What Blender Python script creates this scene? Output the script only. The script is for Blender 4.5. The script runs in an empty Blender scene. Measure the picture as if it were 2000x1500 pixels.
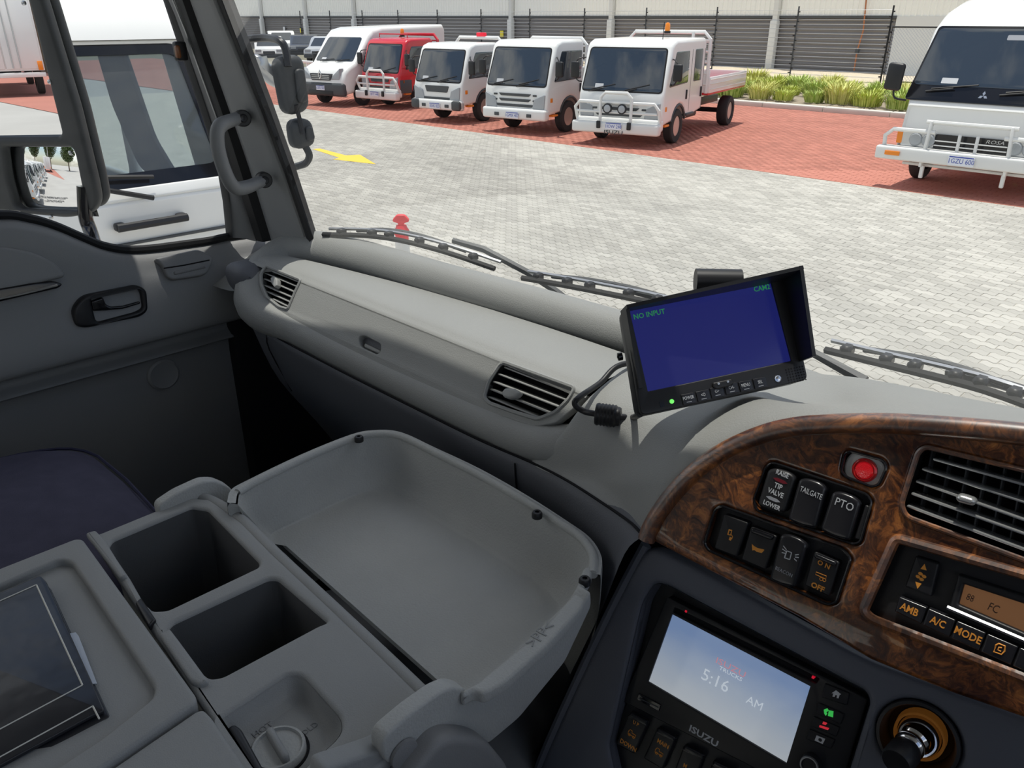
import bpy, bmesh, math, random
from mathutils import Vector, Matrix
from math import sin, cos, pi, radians
import numpy as np
random.seed(7)
SC = bpy.context.scene
COL = SC.collection
V = Vector
# ------------------------------------------------------------------ camera
FOC = 1550.0
PITCH = math.atan(717 / FOC)
YAW = radians(45)
EYE = V((0, 0, 2.6))
FW = V((-sin(YAW) * cos(PITCH), cos(YAW) * cos(PITCH), -sin(PITCH)))
RT = V((cos(YAW), sin(YAW), 0))
UP = RT.cross(FW)
cam = bpy.data.cameras.new('camera')
cam.sensor_fit = 'HORIZONTAL'
cam.sensor_width = 36
cam.lens = FOC / 2000 * 36
cam.clip_start = 0.02
cam.clip_end = 800
camo = bpy.data.objects.new('camera', cam)
COL.objects.link(camo)
m3 = Matrix((RT, UP, -FW)).transposed()
camo.matrix_world = Matrix.Translation(EYE) @ m3.to_4x4()
SC.camera = camo
# ------------------------------------------------------------------ light
SC.view_settings.view_transform = 'Standard'
SC.view_settings.look = 'None'
SC.view_settings.gamma = 1
SC.view_settings.use_curve_mapping = False
SC.view_settings.exposure = 0.0
SUN_DIR = V((-0.12, 0.07, 1.0)).normalized()
sun = bpy.data.lights.new('sun', 'SUN')
sun.energy = 4.0
sun.angle = radians(0.55)
sun.color = (1.0, 0.965, 0.89)
suno = bpy.data.objects.new('sun', sun)
COL.objects.link(suno)
suno.rotation_euler = SUN_DIR.to_track_quat('Z', 'Y').to_euler()
suno.location = (0, 0, 40)
wd = bpy.data.worlds.new('sky')
SC.world = wd
wd.use_nodes = True
nt = wd.node_tree
nt.nodes.clear()
out = nt.nodes.new('ShaderNodeOutputWorld')
bg = nt.nodes.new('ShaderNodeBackground')
sky = nt.nodes.new('ShaderNodeTexSky')
sky.sky_type = 'NISHITA'
sky.sun_disc = False
sky.sun_elevation = math.asin(SUN_DIR.z)
sky.sun_rotation = math.atan2(SUN_DIR.x, SUN_DIR.y)
sky.air_density = 1.0
sky.dust_density = 0.6
sky.ozone_density = 2.0
skm = nt.nodes.new('ShaderNodeMix'); skm.data_type = 'RGBA'; skm.blend_type = 'MULTIPLY'
skm.inputs[0].default_value = 1.0
SKY_K = 0.13
skm.inputs[7].default_value = (SKY_K, SKY_K, SKY_K, 1)
nt.links.new(sky.outputs[0], skm.inputs[6])
tc = nt.nodes.new('ShaderNodeTexCoord')
mp = nt.nodes.new('ShaderNodeMapping'); mp.inputs['Scale'].default_value = (1, 1, 2.6)
nt.links.new(tc.outputs['Generated'], mp.inputs[0])
nz = nt.nodes.new('ShaderNodeTexNoise'); nz.inputs['Scale'].default_value = 2.3; nz.inputs['Detail'].default_value = 7; nz.inputs['Roughness'].default_value = .58
nt.links.new(mp.outputs[0], nz.inputs['Vector'])
rp = nt.nodes.new('ShaderNodeValToRGB'); rp.color_ramp.elements[0].position = .45; rp.color_ramp.elements[1].position = .62
nt.links.new(nz.outputs[0], rp.inputs[0])
mx = nt.nodes.new('ShaderNodeMix'); mx.data_type = 'RGBA'
nt.links.new(rp.outputs[0], mx.inputs[0])
nt.links.new(skm.outputs[2], mx.inputs[6])
mx.inputs[7].default_value = (1.32, 1.30, 1.24, 1)
nt.links.new(mx.outputs[2], bg.inputs[0])
bg.inputs[1].default_value = 1.0
nt.links.new(bg.outputs[0], out.inputs[0])

# ------------------------------------------------------------------ geometry helpers
def ray(u, v):
    return FW + RT * ((u - 1000) / FOC) + UP * ((750 - v) / FOC)

class Fr:
    """A plane in the scene: origin o, in-plane axes u (right) and v (up), normal n."""
    def __init__(s, o, u, n):
        s.o = V(o); s.n = V(n).normalized(); u = V(u)
        s.u = (u - s.n * u.dot(s.n)).normalized(); s.v = s.n.cross(s.u)
        s.m = Matrix.Translation(s.o) @ Matrix((s.u, s.v, s.n)).transposed().to_4x4()
    def p(s, a, b, h=0): return s.o + s.u * a + s.v * b + s.n * h
    def at(s, px, py, h=0):
        d = ray(px, py); o = s.o + s.n * h
        P = EYE + d * ((o - EYE).dot(s.n) / d.dot(s.n)) - o
        return (P.dot(s.u), P.dot(s.v))
    def q(s, pts, h=0): return [s.at(a, b, h) for a, b in pts]
    def w(s, px, py, h=0):
        a, b = s.at(px, py, h); return s.p(a, b, h)
    def off(s, h): return Fr(s.o + s.n * h, s.u, s.n)

def onX(u, v, x): d = ray(u, v); return EYE + d * ((x - EYE.x) / d.x)
def onY(u, v, y): d = ray(u, v); return EYE + d * ((y - EYE.y) / d.y)
def onZ(u, v, z): d = ray(u, v); return EYE + d * ((z - EYE.z) / d.z)
XY = lambda z=0, o=(0, 0): Fr((o[0], o[1], z), (1, 0, 0), (0, 0, 1))

class M:
    def __init__(s): s.v = []; s.f = []
    def add(s, vs, fs):
        k = len(s.v); s.v += [tuple(a) for a in vs]; s.f += [tuple(i + k for i in f) for f in fs]; return s
    def join(s, o): return s.add(o.v, o.f)
    def tf(s, m): s.v = [tuple(m @ V(a)) for a in s.v]; return s

def frombm(bm):
    m = M(); bm.verts.index_update()
    m.add([v.co[:] for v in bm.verts], [[v.index for v in f.verts] for f in bm.faces]); bm.free(); return m

def box(c, s, r=0, seg=2, fr=None, rot=None):
    bm = bmesh.new(); bmesh.ops.create_cube(bm, size=1)
    for v in bm.verts: v.co = V((v.co.x * s[0], v.co.y * s[1], v.co.z * s[2]))
    if r: bmesh.ops.bevel(bm, geom=bm.edges[:], offset=min(r, min(s) * .49), segments=seg, profile=.5, affect='EDGES')
    mt = Matrix.Translation(V(c))
    if rot: mt = mt @ rot
    if fr: mt = fr.m @ mt
    bm.transform(mt)
    return frombm(bm)

def rpoly(pts, r, n=5):
    """polygon with rounded corners; r a number or one per corner"""
    o = []; N = len(pts)
    for i in range(N):
        p = V(pts[i]); a = V(pts[i - 1]) - p; b = V(pts[(i + 1) % N]) - p
        ri = r[i] if isinstance(r, (list, tuple)) else r
        d = min(ri, a.length * .48, b.length * .48)
        if d <= 1e-6: o.append(tuple(p)); continue
        A = p + a.normalized() * d; B = p + b.normalized() * d
        for k in range(n + 1):
            t = k / n; o.append(tuple(A * (1 - t) ** 2 + p * 2 * t * (1 - t) + B * t * t))
    return o
def rrect(cx, cy, w, h, r, n=5):
    return rpoly([(cx - w / 2, cy - h / 2), (cx + w / 2, cy - h / 2), (cx + w / 2, cy + h / 2), (cx - w / 2, cy + h / 2)], r, n)
def circ(cx, cy, r, n=24, ry=None): return [(cx + r * cos(2 * pi * i / n), cy + (ry or r) * sin(2 * pi * i / n)) for i in range(n)]

def plate(fr, outer, holes=(), z0=0, z1=.005, bev=0, res=2):
    """flat part with holes, rounded edges, in frame fr"""
    cu = bpy.data.curves.new('tmp', 'CURVE'); cu.dimensions = '2D'; cu.fill_mode = 'BOTH'
    t = abs(z1 - z0); bev = min(bev, t * .49)
    cu.extrude = t / 2 - bev; cu.bevel_depth = bev; cu.bevel_resolution = res; cu.offset = -bev
    for lp in [outer] + list(holes):
        sp = cu.splines.new('POLY'); sp.points.add(len(lp) - 1)
        for k, q in enumerate(lp): sp.points[k].co = (q[0], q[1], 0, 1)
        sp.use_cyclic_u = True
    ob = bpy.data.objects.new('tmp', cu)
    me = bpy.data.meshes.new_from_object(ob)
    m = M(); m.add([v.co[:] for v in me.vertices], [p.vertices[:] for p in me.polygons])
    bpy.data.objects.remove(ob); bpy.data.curves.remove(cu); bpy.data.meshes.remove(me)
    m.tf((fr.m if fr else Matrix.Identity(4)) @ Matrix.Translation((0, 0, (z0 + z1) / 2)))
    # weld
    bm = bmesh.new(); tmp = bpy.data.meshes.new('t'); tmp.from_pydata(m.v, [], m.f); bm.from_mesh(tmp); bpy.data.meshes.remove(tmp)
    bmesh.ops.remove_doubles(bm, verts=bm.verts[:], dist=1e-5)
    return frombm(bm)

def catmull(P, n=6, closed=False):
    P = [V(p) for p in P]; o = []; N = len(P)
    for i in range(N if closed else N - 1):
        p1 = P[i]; p2 = P[(i + 1) % N]
        p0 = P[i - 1] if (closed or i > 0) else p1 * 2 - p2
        p3 = P[(i + 2) % N] if (closed or i + 2 < N) else p2 * 2 - p1
        for k in range(n):
            t = k / n
            o.append(.5 * (2 * p1 + (p2 - p0) * t + (2 * p0 - 5 * p1 + 4 * p2 - p3) * t * t + (3 * p1 - p0 - 3 * p2 + p3) * t ** 3))
    if not closed: o.append(P[-1])
    return o

def tube(P, r, n=8, closed=False, sm=0, ry=None, cap=True):
    """sweep a circle (or ellipse) along P"""
    rs = list(r) if isinstance(r, (list, tuple)) else None
    if sm:
        N = len(P)
        if rs: 
            rr = catmull([(a, 0, 0) for a in rs], sm, closed); rs = [a.x for a in rr]
        P = catmull(P, sm, closed)
    P = [V(p) for p in P]; N = len(P); vs = []; fs = []
    if rs is None: rs = [r] * N
    T = []
    for i in range(N):
        a = P[(i - 1) % N] if (closed or i) else P[i]; b = P[(i + 1) % N] if (closed or i < N - 1) else P[i]
        T.append((b - a).normalized())
    ref = V((0, 0, 1)) if abs(T[0].z) < .9 else V((1, 0, 0))
    nx = (ref - T[0] * ref.dot(T[0])).normalized()
    for i in range(N):
        nx = (nx - T[i] * nx.dot(T[i])).normalized(); ny = T[i].cross(nx)
        for k in range(n):
            a = 2 * pi * k / n; vs.append(P[i] + nx * (rs[i] * cos(a)) + ny * ((ry or rs[i]) * sin(a)))
    for i in range(N if closed else N - 1):
        j = (i + 1) % N
        for k in range(n): l = (k + 1) % n; fs.append((i * n + k, i * n + l, j * n + l, j * n + k))
    if cap and not closed: fs.append(tuple(range(n))[::-1]); fs.append(tuple((N - 1) * n + k for k in range(n)))
    m = M(); m.add(vs, fs); return m

def lathe(prof, fr, n=24, cap=True):
    vs = []; fs = []; L = len(prof)
    for r, z in prof:
        for k in range(n): a = 2 * pi * k / n; vs.append(fr.p(r * cos(a), r * sin(a), z))
    for i in range(L - 1):
        for k in range(n): l = (k + 1) % n; fs.append((i * n + k, i * n + l, (i + 1) * n + l, (i + 1) * n + k))
    if cap and prof[0][0] > 1e-5: fs.append(tuple(range(n))[::-1])
    if cap and prof[-1][0] > 1e-5: fs.append(tuple((L - 1) * n + k for k in range(n)))
    m = M(); m.add(vs, fs); return m

def loft(rings, closed=False, cap=False):
    n = len(rings[0]); vs = [p for r in rings for p in r]; fs = []
    for i in range(len(rings) - 1):
        for k in range(n if closed else n - 1):
            l = (k + 1) % n; fs.append((i * n + k, i * n + l, (i + 1) * n + l, (i + 1) * n + k))
    if cap: fs.append(tuple(range(n))[::-1]); fs.append(tuple((len(rings) - 1) * n + k for k in range(n)))
    m = M(); m.add(vs, fs); return m

def grid(rows, a=4, b=4):
    """smooth surface through rows of control points (all rows the same length)"""
    R = [catmull(r, a) if a > 1 else [V(p) for p in r] for r in rows]
    if b > 1:
        C = [catmull([r[i] for r in R], b) for i in range(len(R[0]))]
        R = [[c[j] for c in C] for j in range(len(C[0]))]
    return loft(R)

FONTS = {}
def text(s, fr, x, y, size, h=.0004, rot=0, sx=1.0, bold=0, shear=0):
    cu = bpy.data.curves.new('tmp', 'FONT'); cu.body = s; cu.size = size; cu.align_x = 'CENTER'; cu.align_y = 'CENTER'
    cu.extrude = h / 2; cu.offset = bold; cu.resolution_u = 2; cu.shear = shear
    ob = bpy.data.objects.new('tmp', cu); me = bpy.data.meshes.new_from_object(ob)
    m = M(); m.add([v.co[:] for v in me.vertices], [p.vertices[:] for p in me.polygons])
    bpy.data.objects.remove(ob); bpy.data.curves.remove(cu); bpy.data.meshes.remove(me)
    m.tf(fr.m @ Matrix.Translation((x, y, h / 2)) @ Matrix.Rotation(rot, 4, 'Z') @ Matrix.Diagonal((sx, 1, 1, 1)))
    return m

# ------------------------------------------------------------------ objects
def mesh(name, m, mat, smooth=40):
    me = bpy.data.meshes.new(name); me.from_pydata([tuple(a) for a in m.v], [], m.f)
    bm = bmesh.new(); bm.from_mesh(me); bmesh.ops.recalc_face_normals(bm, faces=bm.faces[:]); bm.to_mesh(me); bm.free()
    me.materials.append(mat)
    if smooth:
        me.polygons.foreach_set('use_smooth', [True] * len(me.polygons))
        me.set_sharp_from_angle(angle=radians(smooth))
    return me

def props(o, label=None, cat=None, group=None, kind=None):
    if label: o['label'] = label
    if cat: o['category'] = cat
    if group: o['group'] = group
    if kind: o['kind'] = kind
    return o

class Thing:
    """an Empty at the thing's base; parts are added in world (or local) coordinates"""
    def __init__(s, name, label=None, cat=None, base=(0, 0, 0), local=False, rz=0, group=None, kind=None):
        s.o = bpy.data.objects.new(name, None); COL.objects.link(s.o); s.o.empty_display_size = .05
        s.o.location = base; s.o.rotation_euler = (0, 0, rz)
        s.sh = V((0, 0, 0)) if local else V(base)
        props(s.o, label, cat, group, kind)
    def part(s, name, m, mat, parent=None, label=None, smooth=40, kind=None):
        m.v = [(a[0] - s.sh.x, a[1] - s.sh.y, a[2] - s.sh.z) for a in m.v]
        o = bpy.data.objects.new(name, mesh(name, m, mat, smooth)); COL.objects.link(o)
        o.parent = parent or s.o; props(o, label, None, None, kind); return o
    def copy_part(s, src, delta=(0, 0, 0), parent=None):
        o = src.copy(); COL.objects.link(o); o.parent = parent or s.o; o.location = src.location + V(delta); return o

def single(name, m, mat, label=None, cat=None, group=None, kind=None, smooth=40, base=None):
    """a thing that is one mesh; its origin goes to its base"""
    a = np.array([tuple(p) for p in m.v]); b = V((a[:, 0].mean(), a[:, 1].mean(), a[:, 2].min())) if base is None else V(base)
    m.v = [(p[0] - b.x, p[1] - b.y, p[2] - b.z) for p in m.v]
    o = bpy.data.objects.new(name, mesh(name, m, mat, smooth)); COL.objects.link(o); o.location = b
    return props(o, label, cat, group, kind)

def kids(o): return [c for c in bpy.data.objects if c.parent == o]
def dup(t, loc, rz, label, group=None):
    """copy a thing with its parts and sub-parts"""
    r = t.copy(); COL.objects.link(r); r.location = loc; r.rotation_euler = (0, 0, rz); r['label'] = label
    if group: r['group'] = group
    for c in kids(t):
        d = c.copy(); COL.objects.link(d); d.parent = r
        for g in kids(c):
            e = g.copy(); COL.objects.link(e); e.parent = d
    return r

# ------------------------------------------------------------------ materials
def mat(name, base, rough=.5, metal=0, spec=.5, bump=None, var=0, vscale=6, coat=0, emit=None, es=1, attr=None):
    m = bpy.data.materials.new(name); m.use_nodes = True; t = m.node_tree; b = t.nodes['Principled BSDF']
    b.inputs['Base Color'].default_value = (*base, 1); b.inputs['Roughness'].default_value = rough; b.inputs['Metallic'].default_value = metal
    b.inputs['Specular IOR Level'].default_value = spec
    if coat: b.inputs['Coat Weight'].default_value = coat; b.inputs['Coat Roughness'].default_value = .04
    if emit: b.inputs['Emission Color'].default_value = (*emit, 1); b.inputs['Emission Strength'].default_value = es
    c = t.nodes.new('ShaderNodeTexCoord')
    src = None
    if var:
        n = t.nodes.new('ShaderNodeTexNoise'); n.inputs['Scale'].default_value = vscale; n.inputs['Detail'].default_value = 5
        t.links.new(c.outputs['Object'], n.inputs['Vector'])
        x = t.nodes.new('ShaderNodeMix'); x.data_type = 'RGBA'
        x.inputs[6].default_value = (*[a * (1 - var) for a in base], 1); x.inputs[7].default_value = (*[min(1, a * (1 + var)) for a in base], 1)
        t.links.new(n.outputs[0], x.inputs[0]); src = x.outputs[2]
    if attr:
        a = t.nodes.new('ShaderNodeAttribute'); a.attribute_name = attr
        x = t.nodes.new('ShaderNodeMix'); x.data_type = 'RGBA'; x.blend_type = 'MULTIPLY'; x.inputs[0].default_value = 1
        t.links.new(a.outputs['Color'], x.inputs[7])
        if src: t.links.new(src, x.inputs[6])
        else: x.inputs[6].default_value = (*base, 1)
        src = x.outputs[2]
    if src: t.links.new(src, b.inputs['Base Color'])
    if bump:
        n = t.nodes.new('ShaderNodeTexNoise' if len(bump) < 3 else 'ShaderNodeTexVoronoi'); n.inputs['Scale'].default_value = bump[0]
        t.links.new(c.outputs['Object'], n.inputs['Vector'])
        k = t.nodes.new('ShaderNodeBump'); k.inputs['Strength'].default_value = bump[1]; k.inputs['Distance'].default_value = .002
        t.links.new(n.outputs[0], k.inputs['Height']); t.links.new(k.outputs[0], b.inputs['Normal'])
    return m

def glass(name, tint, gloss=1.0, clear=1.0):
    m = bpy.data.materials.new(name); m.use_nodes = True; t = m.node_tree; t.nodes.clear()
    o = t.nodes.new('ShaderNodeOutputMaterial'); tr = t.nodes.new('ShaderNodeBsdfTransparent'); tr.inputs[0].default_value = (*tint, 1)
    g = t.nodes.new('ShaderNodeBsdfGlossy'); g.inputs['Roughness'].default_value = .01
    f = t.nodes.new('ShaderNodeFresnel'); f.inputs[0].default_value = 1.45
    k = t.nodes.new('ShaderNodeMath'); k.operation = 'MULTIPLY'; k.inputs[1].default_value = gloss; t.links.new(f.outputs[0], k.inputs[0])
    mx = t.nodes.new('ShaderNodeMixShader'); t.links.new(k.outputs[0], mx.inputs[0]); t.links.new(tr.outputs[0], mx.inputs[1]); t.links.new(g.outputs[0], mx.inputs[2])
    if clear < 1:      # pale diffuse haze mixed in to brighten the pane
        df = t.nodes.new('ShaderNodeBsdfDiffuse'); df.inputs[0].default_value = (.55, .58, .60, 1)
        m2 = t.nodes.new('ShaderNodeMixShader'); m2.inputs[0].default_value = 1 - clear
        t.links.new(mx.outputs[0], m2.inputs[1]); t.links.new(df.outputs[0], m2.inputs[2]); mx = m2
    t.links.new(mx.outputs[0], o.inputs[0]); return m

MT = {}
MT['dash'] = mat('dash_plastic', (.30, .305, .295), .55, spec=.4, bump=(700, .25), var=.06, vscale=9)
MT['dash_low'] = mat('lower_dash_plastic', (.12, .125, .14), .55, spec=.35, bump=(700, .2), var=.06)
MT['stack'] = mat('stack_plastic', (.095, .102, .125), .5, spec=.4, bump=(800, .15), var=.06)
MT['tray'] = mat('tray_plastic', (.42, .425, .41), .6, spec=.4, bump=(420, .35), var=.10, vscale=14)
MT['console'] = mat('console_plastic', (.30, .305, .30), .6, spec=.35, bump=(900, .2), var=.05)
MT['door'] = mat('door_plastic', (.23, .232, .235), .5, spec=.4, bump=(900, .15), var=.05)
MT['pillar'] = mat('pillar_plastic', (.30, .305, .305), .6, spec=.3, bump=(900, .15), var=.04)
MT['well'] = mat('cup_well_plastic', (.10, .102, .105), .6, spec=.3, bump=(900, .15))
MT['rubber'] = mat('black_rubber', (.012, .012, .013), .6, spec=.3)
MT['black'] = mat('black_plastic', (.014, .014, .016), .42, spec=.4)
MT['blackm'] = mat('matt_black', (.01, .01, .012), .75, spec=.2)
MT['gloss'] = mat('gloss_black', (.01, .01, .012), .12, spec=.5)
MT['navy'] = mat('navy_canvas', (.080, .077, .115), .85, spec=.15, bump=(1400, .5), var=.25, vscale=40)
MT['chrome'] = mat('chrome', (.75, .75, .76), .12, 1.0)
MT['silver'] = mat('satin_metal', (.55, .56, .57), .3, .9)
MT['screw'] = mat('dark_screw', (.03, .03, .033), .4, .5)
MT['white_ink'] = mat('white_ink', (.55, .56, .58), .6)
MT['amber'] = mat('amber_ink', (.75, .30, .04), .6)
MT['steelcol'] = mat('grey_ink', (.32, .33, .36), .5)
MT['red_ink'] = mat('red_lamp', (.7, .01, .03), .35, emit=(1, .01, .05), es=.35)
MT['glass'] = glass('clear_glass', (.97, .98, .97), .22)
MT['wglass'] = mat('dark_window', (.030, .040, .052), .03, spec=1.0)
MT['vglass'] = glass('tinted_windscreen', (.66, .72, .75), 1.3, .90)
MT['mirror'] = mat('mirror_glass', (.9, .91, .92), 0.0, 1.0)
MT['wpaint'] = mat('white_paint', (.78, .78, .76), .22, spec=.5, coat=.3)
MT['rpaint'] = mat('red_paint', (.58, .015, .03), .25, spec=.5, coat=.4)
MT['tyre'] = mat('tyre_rubber', (.025, .024, .024), .8)
MT['grey_trim'] = mat('grey_trim', (.06, .065, .07), .55)
MT['bullbar'] = mat('bullbar_paint', (.72, .72, .70), .3)
MT['lens'] = mat('headlamp_lens', (.36, .38, .40), .10, spec=.6, bump=(90, .4))
MT['orange'] = mat('orange_lens', (.85, .25, .02), .2)
MT['plate'] = mat('plate_white', (.72, .74, .8), .4)
MT['blue_ink'] = mat('plate_blue', (.03, .06, .35), .5)
MT['mgrey'] = mat('mirror_housing', (.045, .048, .05), .5, spec=.4, var=.3, vscale=30)

def wood():
    m = bpy.data.materials.new('burl_walnut'); m.use_nodes = True; t = m.node_tree; b = t.nodes['Principled BSDF']
    c = t.nodes.new('ShaderNodeTexCoord')
    n1 = t.nodes.new('ShaderNodeTexNoise'); n1.inputs['Scale'].default_value = 11; n1.inputs['Detail'].default_value = 4; n1.inputs['Distortion'].default_value = 1.2
    t.links.new(c.outputs['Object'], n1.inputs['Vector'])
    mxv = t.nodes.new('ShaderNodeVectorMath'); mxv.operation = 'MULTIPLY_ADD'; mxv.inputs[1].default_value = (.09, .09, .09)
    t.links.new(n1.outputs['Color'], mxv.inputs[0]); t.links.new(c.outputs['Object'], mxv.inputs[2])
    n2 = t.nodes.new('ShaderNodeTexNoise'); n2.inputs['Scale'].default_value = 46; n2.inputs['Detail'].default_value = 9; n2.inputs['Roughness'].default_value = .68; n2.inputs['Distortion'].default_value = 2.4
    t.links.new(mxv.outputs[0], n2.inputs['Vector'])
    r = t.nodes.new('ShaderNodeValToRGB'); e = r.color_ramp.elements
    e[0].position = .30; e[0].color = (.020, .006, .004, 1); e[1].position = .74; e[1].color = (.60, .235, .055, 1)
    k = e.new(.47); k.color = (.13, .044, .014, 1); k = e.new(.58); k.color = (.34, .118, .030, 1)
    t.links.new(n2.outputs[0], r.inputs[0])
    n3 = t.nodes.new('ShaderNodeTexNoise'); n3.inputs['Scale'].default_value = 16; n3.inputs['Detail'].default_value = 3
    t.links.new(c.outputs['Object'], n3.inputs['Vector'])
    r2 = t.nodes.new('ShaderNodeValToRGB'); r2.color_ramp.elements[0].position = .36; r2.color_ramp.elements[0].color = (.35, .3, .3, 1); r2.color_ramp.elements[1].position = .58
    t.links.new(n3.outputs[0], r2.inputs[0])
    v = t.nodes.new('ShaderNodeTexVoronoi'); v.inputs['Scale'].default_value = 60; t.links.new(mxv.outputs[0], v.inputs['Vector'])
    r3 = t.nodes.new('ShaderNodeValToRGB'); r3.color_ramp.elements[0].position = .06; r3.color_ramp.elements[0].color = (.3, .25, .22, 1); r3.color_ramp.elements[1].position = .22
    t.links.new(v.outputs[0], r3.inputs[0])
    m1 = t.nodes.new('ShaderNodeMix'); m1.data_type = 'RGBA'; m1.blend_type = 'MULTIPLY'; m1.inputs[0].default_value = 1
    t.links.new(r.outputs[0], m1.inputs[6]); t.links.new(r2.outputs[0], m1.inputs[7])
    m2 = t.nodes.new('ShaderNodeMix'); m2.data_type = 'RGBA'; m2.blend_type = 'MULTIPLY'; m2.inputs[0].default_value = .7
    t.links.new(m1.outputs[2], m2.inputs[6]); t.links.new(r3.outputs[0], m2.inputs[7])
    t.links.new(m2.outputs[2], b.inputs['Base Color'])
    b.inputs['Roughness'].default_value = .3; b.inputs['Coat Weight'].default_value = 1; b.inputs['Coat Roughness'].default_value = .04
    return m
MT['wood'] = wood()
MT['woodrim'] = wood(); _p = MT['woodrim'].node_tree.nodes['Principled BSDF']; _p.inputs['Coat Roughness'].default_value = .38; _p.inputs['Coat IOR'].default_value = 1.9; _p.inputs['Roughness'].default_value = .4
# ================================================================== OUTSIDE
def paver_mat(name, base, var, sc):
    m = mat(name, base, .85, spec=.25, var=var, vscale=sc, attr='tone', bump=(160, .25)); return m
MT['paver'] = paver_mat('grey_concrete_paver', (.45, .435, .395), .30, .55)
MT['brick'] = paver_mat('red_clay_paver', (.50, .205, .155), .16, .7)
def obj_random(m):
    t = m.node_tree; o = t.nodes.new('ShaderNodeObjectInfo'); r = t.nodes.new('ShaderNodeMapRange')
    r.inputs[3].default_value = .86; r.inputs[4].default_value = 1.1; t.links.new(o.outputs['Random'], r.inputs[0])
    for n in t.nodes:
        if n.type == 'ATTRIBUTE':
            for l in list(t.links):
                if l.from_node == n: s = l.to_socket; t.links.remove(l); t.links.new(r.outputs[0], s)
MT['paver1'] = paver_mat('grey_concrete_paver_single', (.45, .435, .395), .30, .55); obj_random(MT['paver1'])
# world-space noise for singles so stains run on
MT['joint'] = mat('sandy_joint', (.56, .53, .46), .95, var=.3, vscale=3)
MT['asphalt'] = mat('far_paving', (.40, .39, .37), .9, var=.15, vscale=.5)
MT['redfar'] = mat('red_joint', (.42, .17, .13), .95, var=.15, vscale=.6)
MT['concrete'] = mat('pale_concrete', (.62, .60, .54), .85, var=.1, vscale=2)
MT['mulch'] = mat('wood_mulch', (.30, .25, .19), .95, var=.5, vscale=30, bump=(60, 1))
MT['sand'] = mat('dry_sand', (.58, .50, .38), .95, var=.2, vscale=4)
MT['clad'] = mat('cream_cladding', (.93, .92, .85), .7)
MT['louvre'] = mat('dark_louvre', (.20, .19, .185), .6, var=.1, vscale=.4)
MT['colm'] = mat('column_concrete', (.72, .72, .69), .8)
MT['yellow'] = mat('yellow_road_paint', (.90, .62, .08), .8)
MT['grass1'] = mat('strappy_grass', (.34, .42, .07), .7, var=.5, vscale=9)

gb = M().add([(-150, -150, -.03), (60, -150, -.03), (60, 14.0, -.03), (-150, 14.0, -.03)], [(0, 1, 2, 3)])
ground = single('ground', gb, MT['asphalt'], 'grey paved yard running in front of the cab', 'ground', kind='structure', base=(0, 0, -.03))
jb = M().add([(-32, 3.6, -.008), (4, 3.6, -.008), (4, 13.95, -.008), (-32, 13.95, -.008)], [(0, 1, 2, 3)])
def child(par, name, m, mt, kind=None, smooth=0):
    l = par.location; m.v = [(a[0] - l.x, a[1] - l.y, a[2] - l.z) for a in m.v]
    o = bpy.data.objects.new(name, mesh(name, m, mt, smooth)); COL.objects.link(o); o.parent = par
    if kind: o['kind'] = kind
    return o
child(ground, 'joint_sand', jb, MT['joint'])
L_, W_, E_ = .225, .1125, .016
def zig(x):  # triangular wave, period L/2
    p = (x / (L_ / 2)) % 1.0
    return E_ * (4 * p if p < .25 else (2 - 4 * p if p < .75 else 4 * p - 4))
def paver_outline(g):
    xs = [-L_ / 2, -3 * L_ / 8, -L_ / 8, L_ / 8, 3 * L_ / 8, L_ / 2]
    lo = [(max(-L_ / 2 + g, min(L_ / 2 - g, x)), -W_ / 2 + zig(x + L_ / 2) + g) for x in xs]
    hi = [(max(-L_ / 2 + g, min(L_ / 2 - g, x)), W_ / 2 + zig(x + L_ / 2) - g) for x in xs][::-1]
    return lo + hi
OUT = np.array(paver_outline(.0035)); INN = np.array(paver_outline(.009))
def in_view(x, y):
    d = V((x, y, 0)) - EYE; z = d.dot(FW)
    if z < 1: return None
    u = 1000 + FOC * d.dot(RT) / z; v = 750 - FOC * d.dot(UP) / z
    ok = 600 < u < 2010 and v < 455 + max(0, (u - 600)) * .25 and v < 812
    return ok, z
cells = []
ny = int((13.85 - 4.2) / W_)
for j in range(ny):
    y = 13.85 - (j + .5) * W_
    x0 = -30; nx = int((4 - x0) / L_)
    for i in range(nx):
        x = x0 + (i + (.5 if j % 2 else 0)) * L_
        d = V((x, y, 0)) - EYE; z = d.dot(FW)
        if z < 1: continue
        u = 1000 + FOC * d.dot(RT) / z; v = 750 - FOC * d.dot(UP) / z
        if not (380 < u < 2090 and v < 1010): continue
        cells.append((z, x, y, 600 < u < 2005 and v < min(812, 455 + max(0, u - 600) * .25)))
cells.sort()
seen = [c for c in cells if c[3]][:300]
sset = set(seen)
n = len(OUT)
pm = M()
vs = [(a, b, -.008) for a, b in OUT] + [(a, b, -.003) for a, b in OUT] + [(a, b, 0) for a, b in INN]
fs = [tuple(2 * n + k for k in range(n))] + [(k, (k + 1) % n, n + (k + 1) % n, n + k) for k in range(n)] + [(n + k, n + (k + 1) % n, 2 * n + (k + 1) % n, 2 * n + k) for k in range(n)]
one = M().add(vs, fs)
pme = mesh('paver', one, MT['paver1'], 0)
for z, x, y, _ in seen:
    o = bpy.data.objects.new('paver', pme); COL.objects.link(o); o.parent = ground; o.location = (x, y, .03 + random.uniform(-.0015, .0015))
rest = [c for c in cells if c not in sset]
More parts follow.
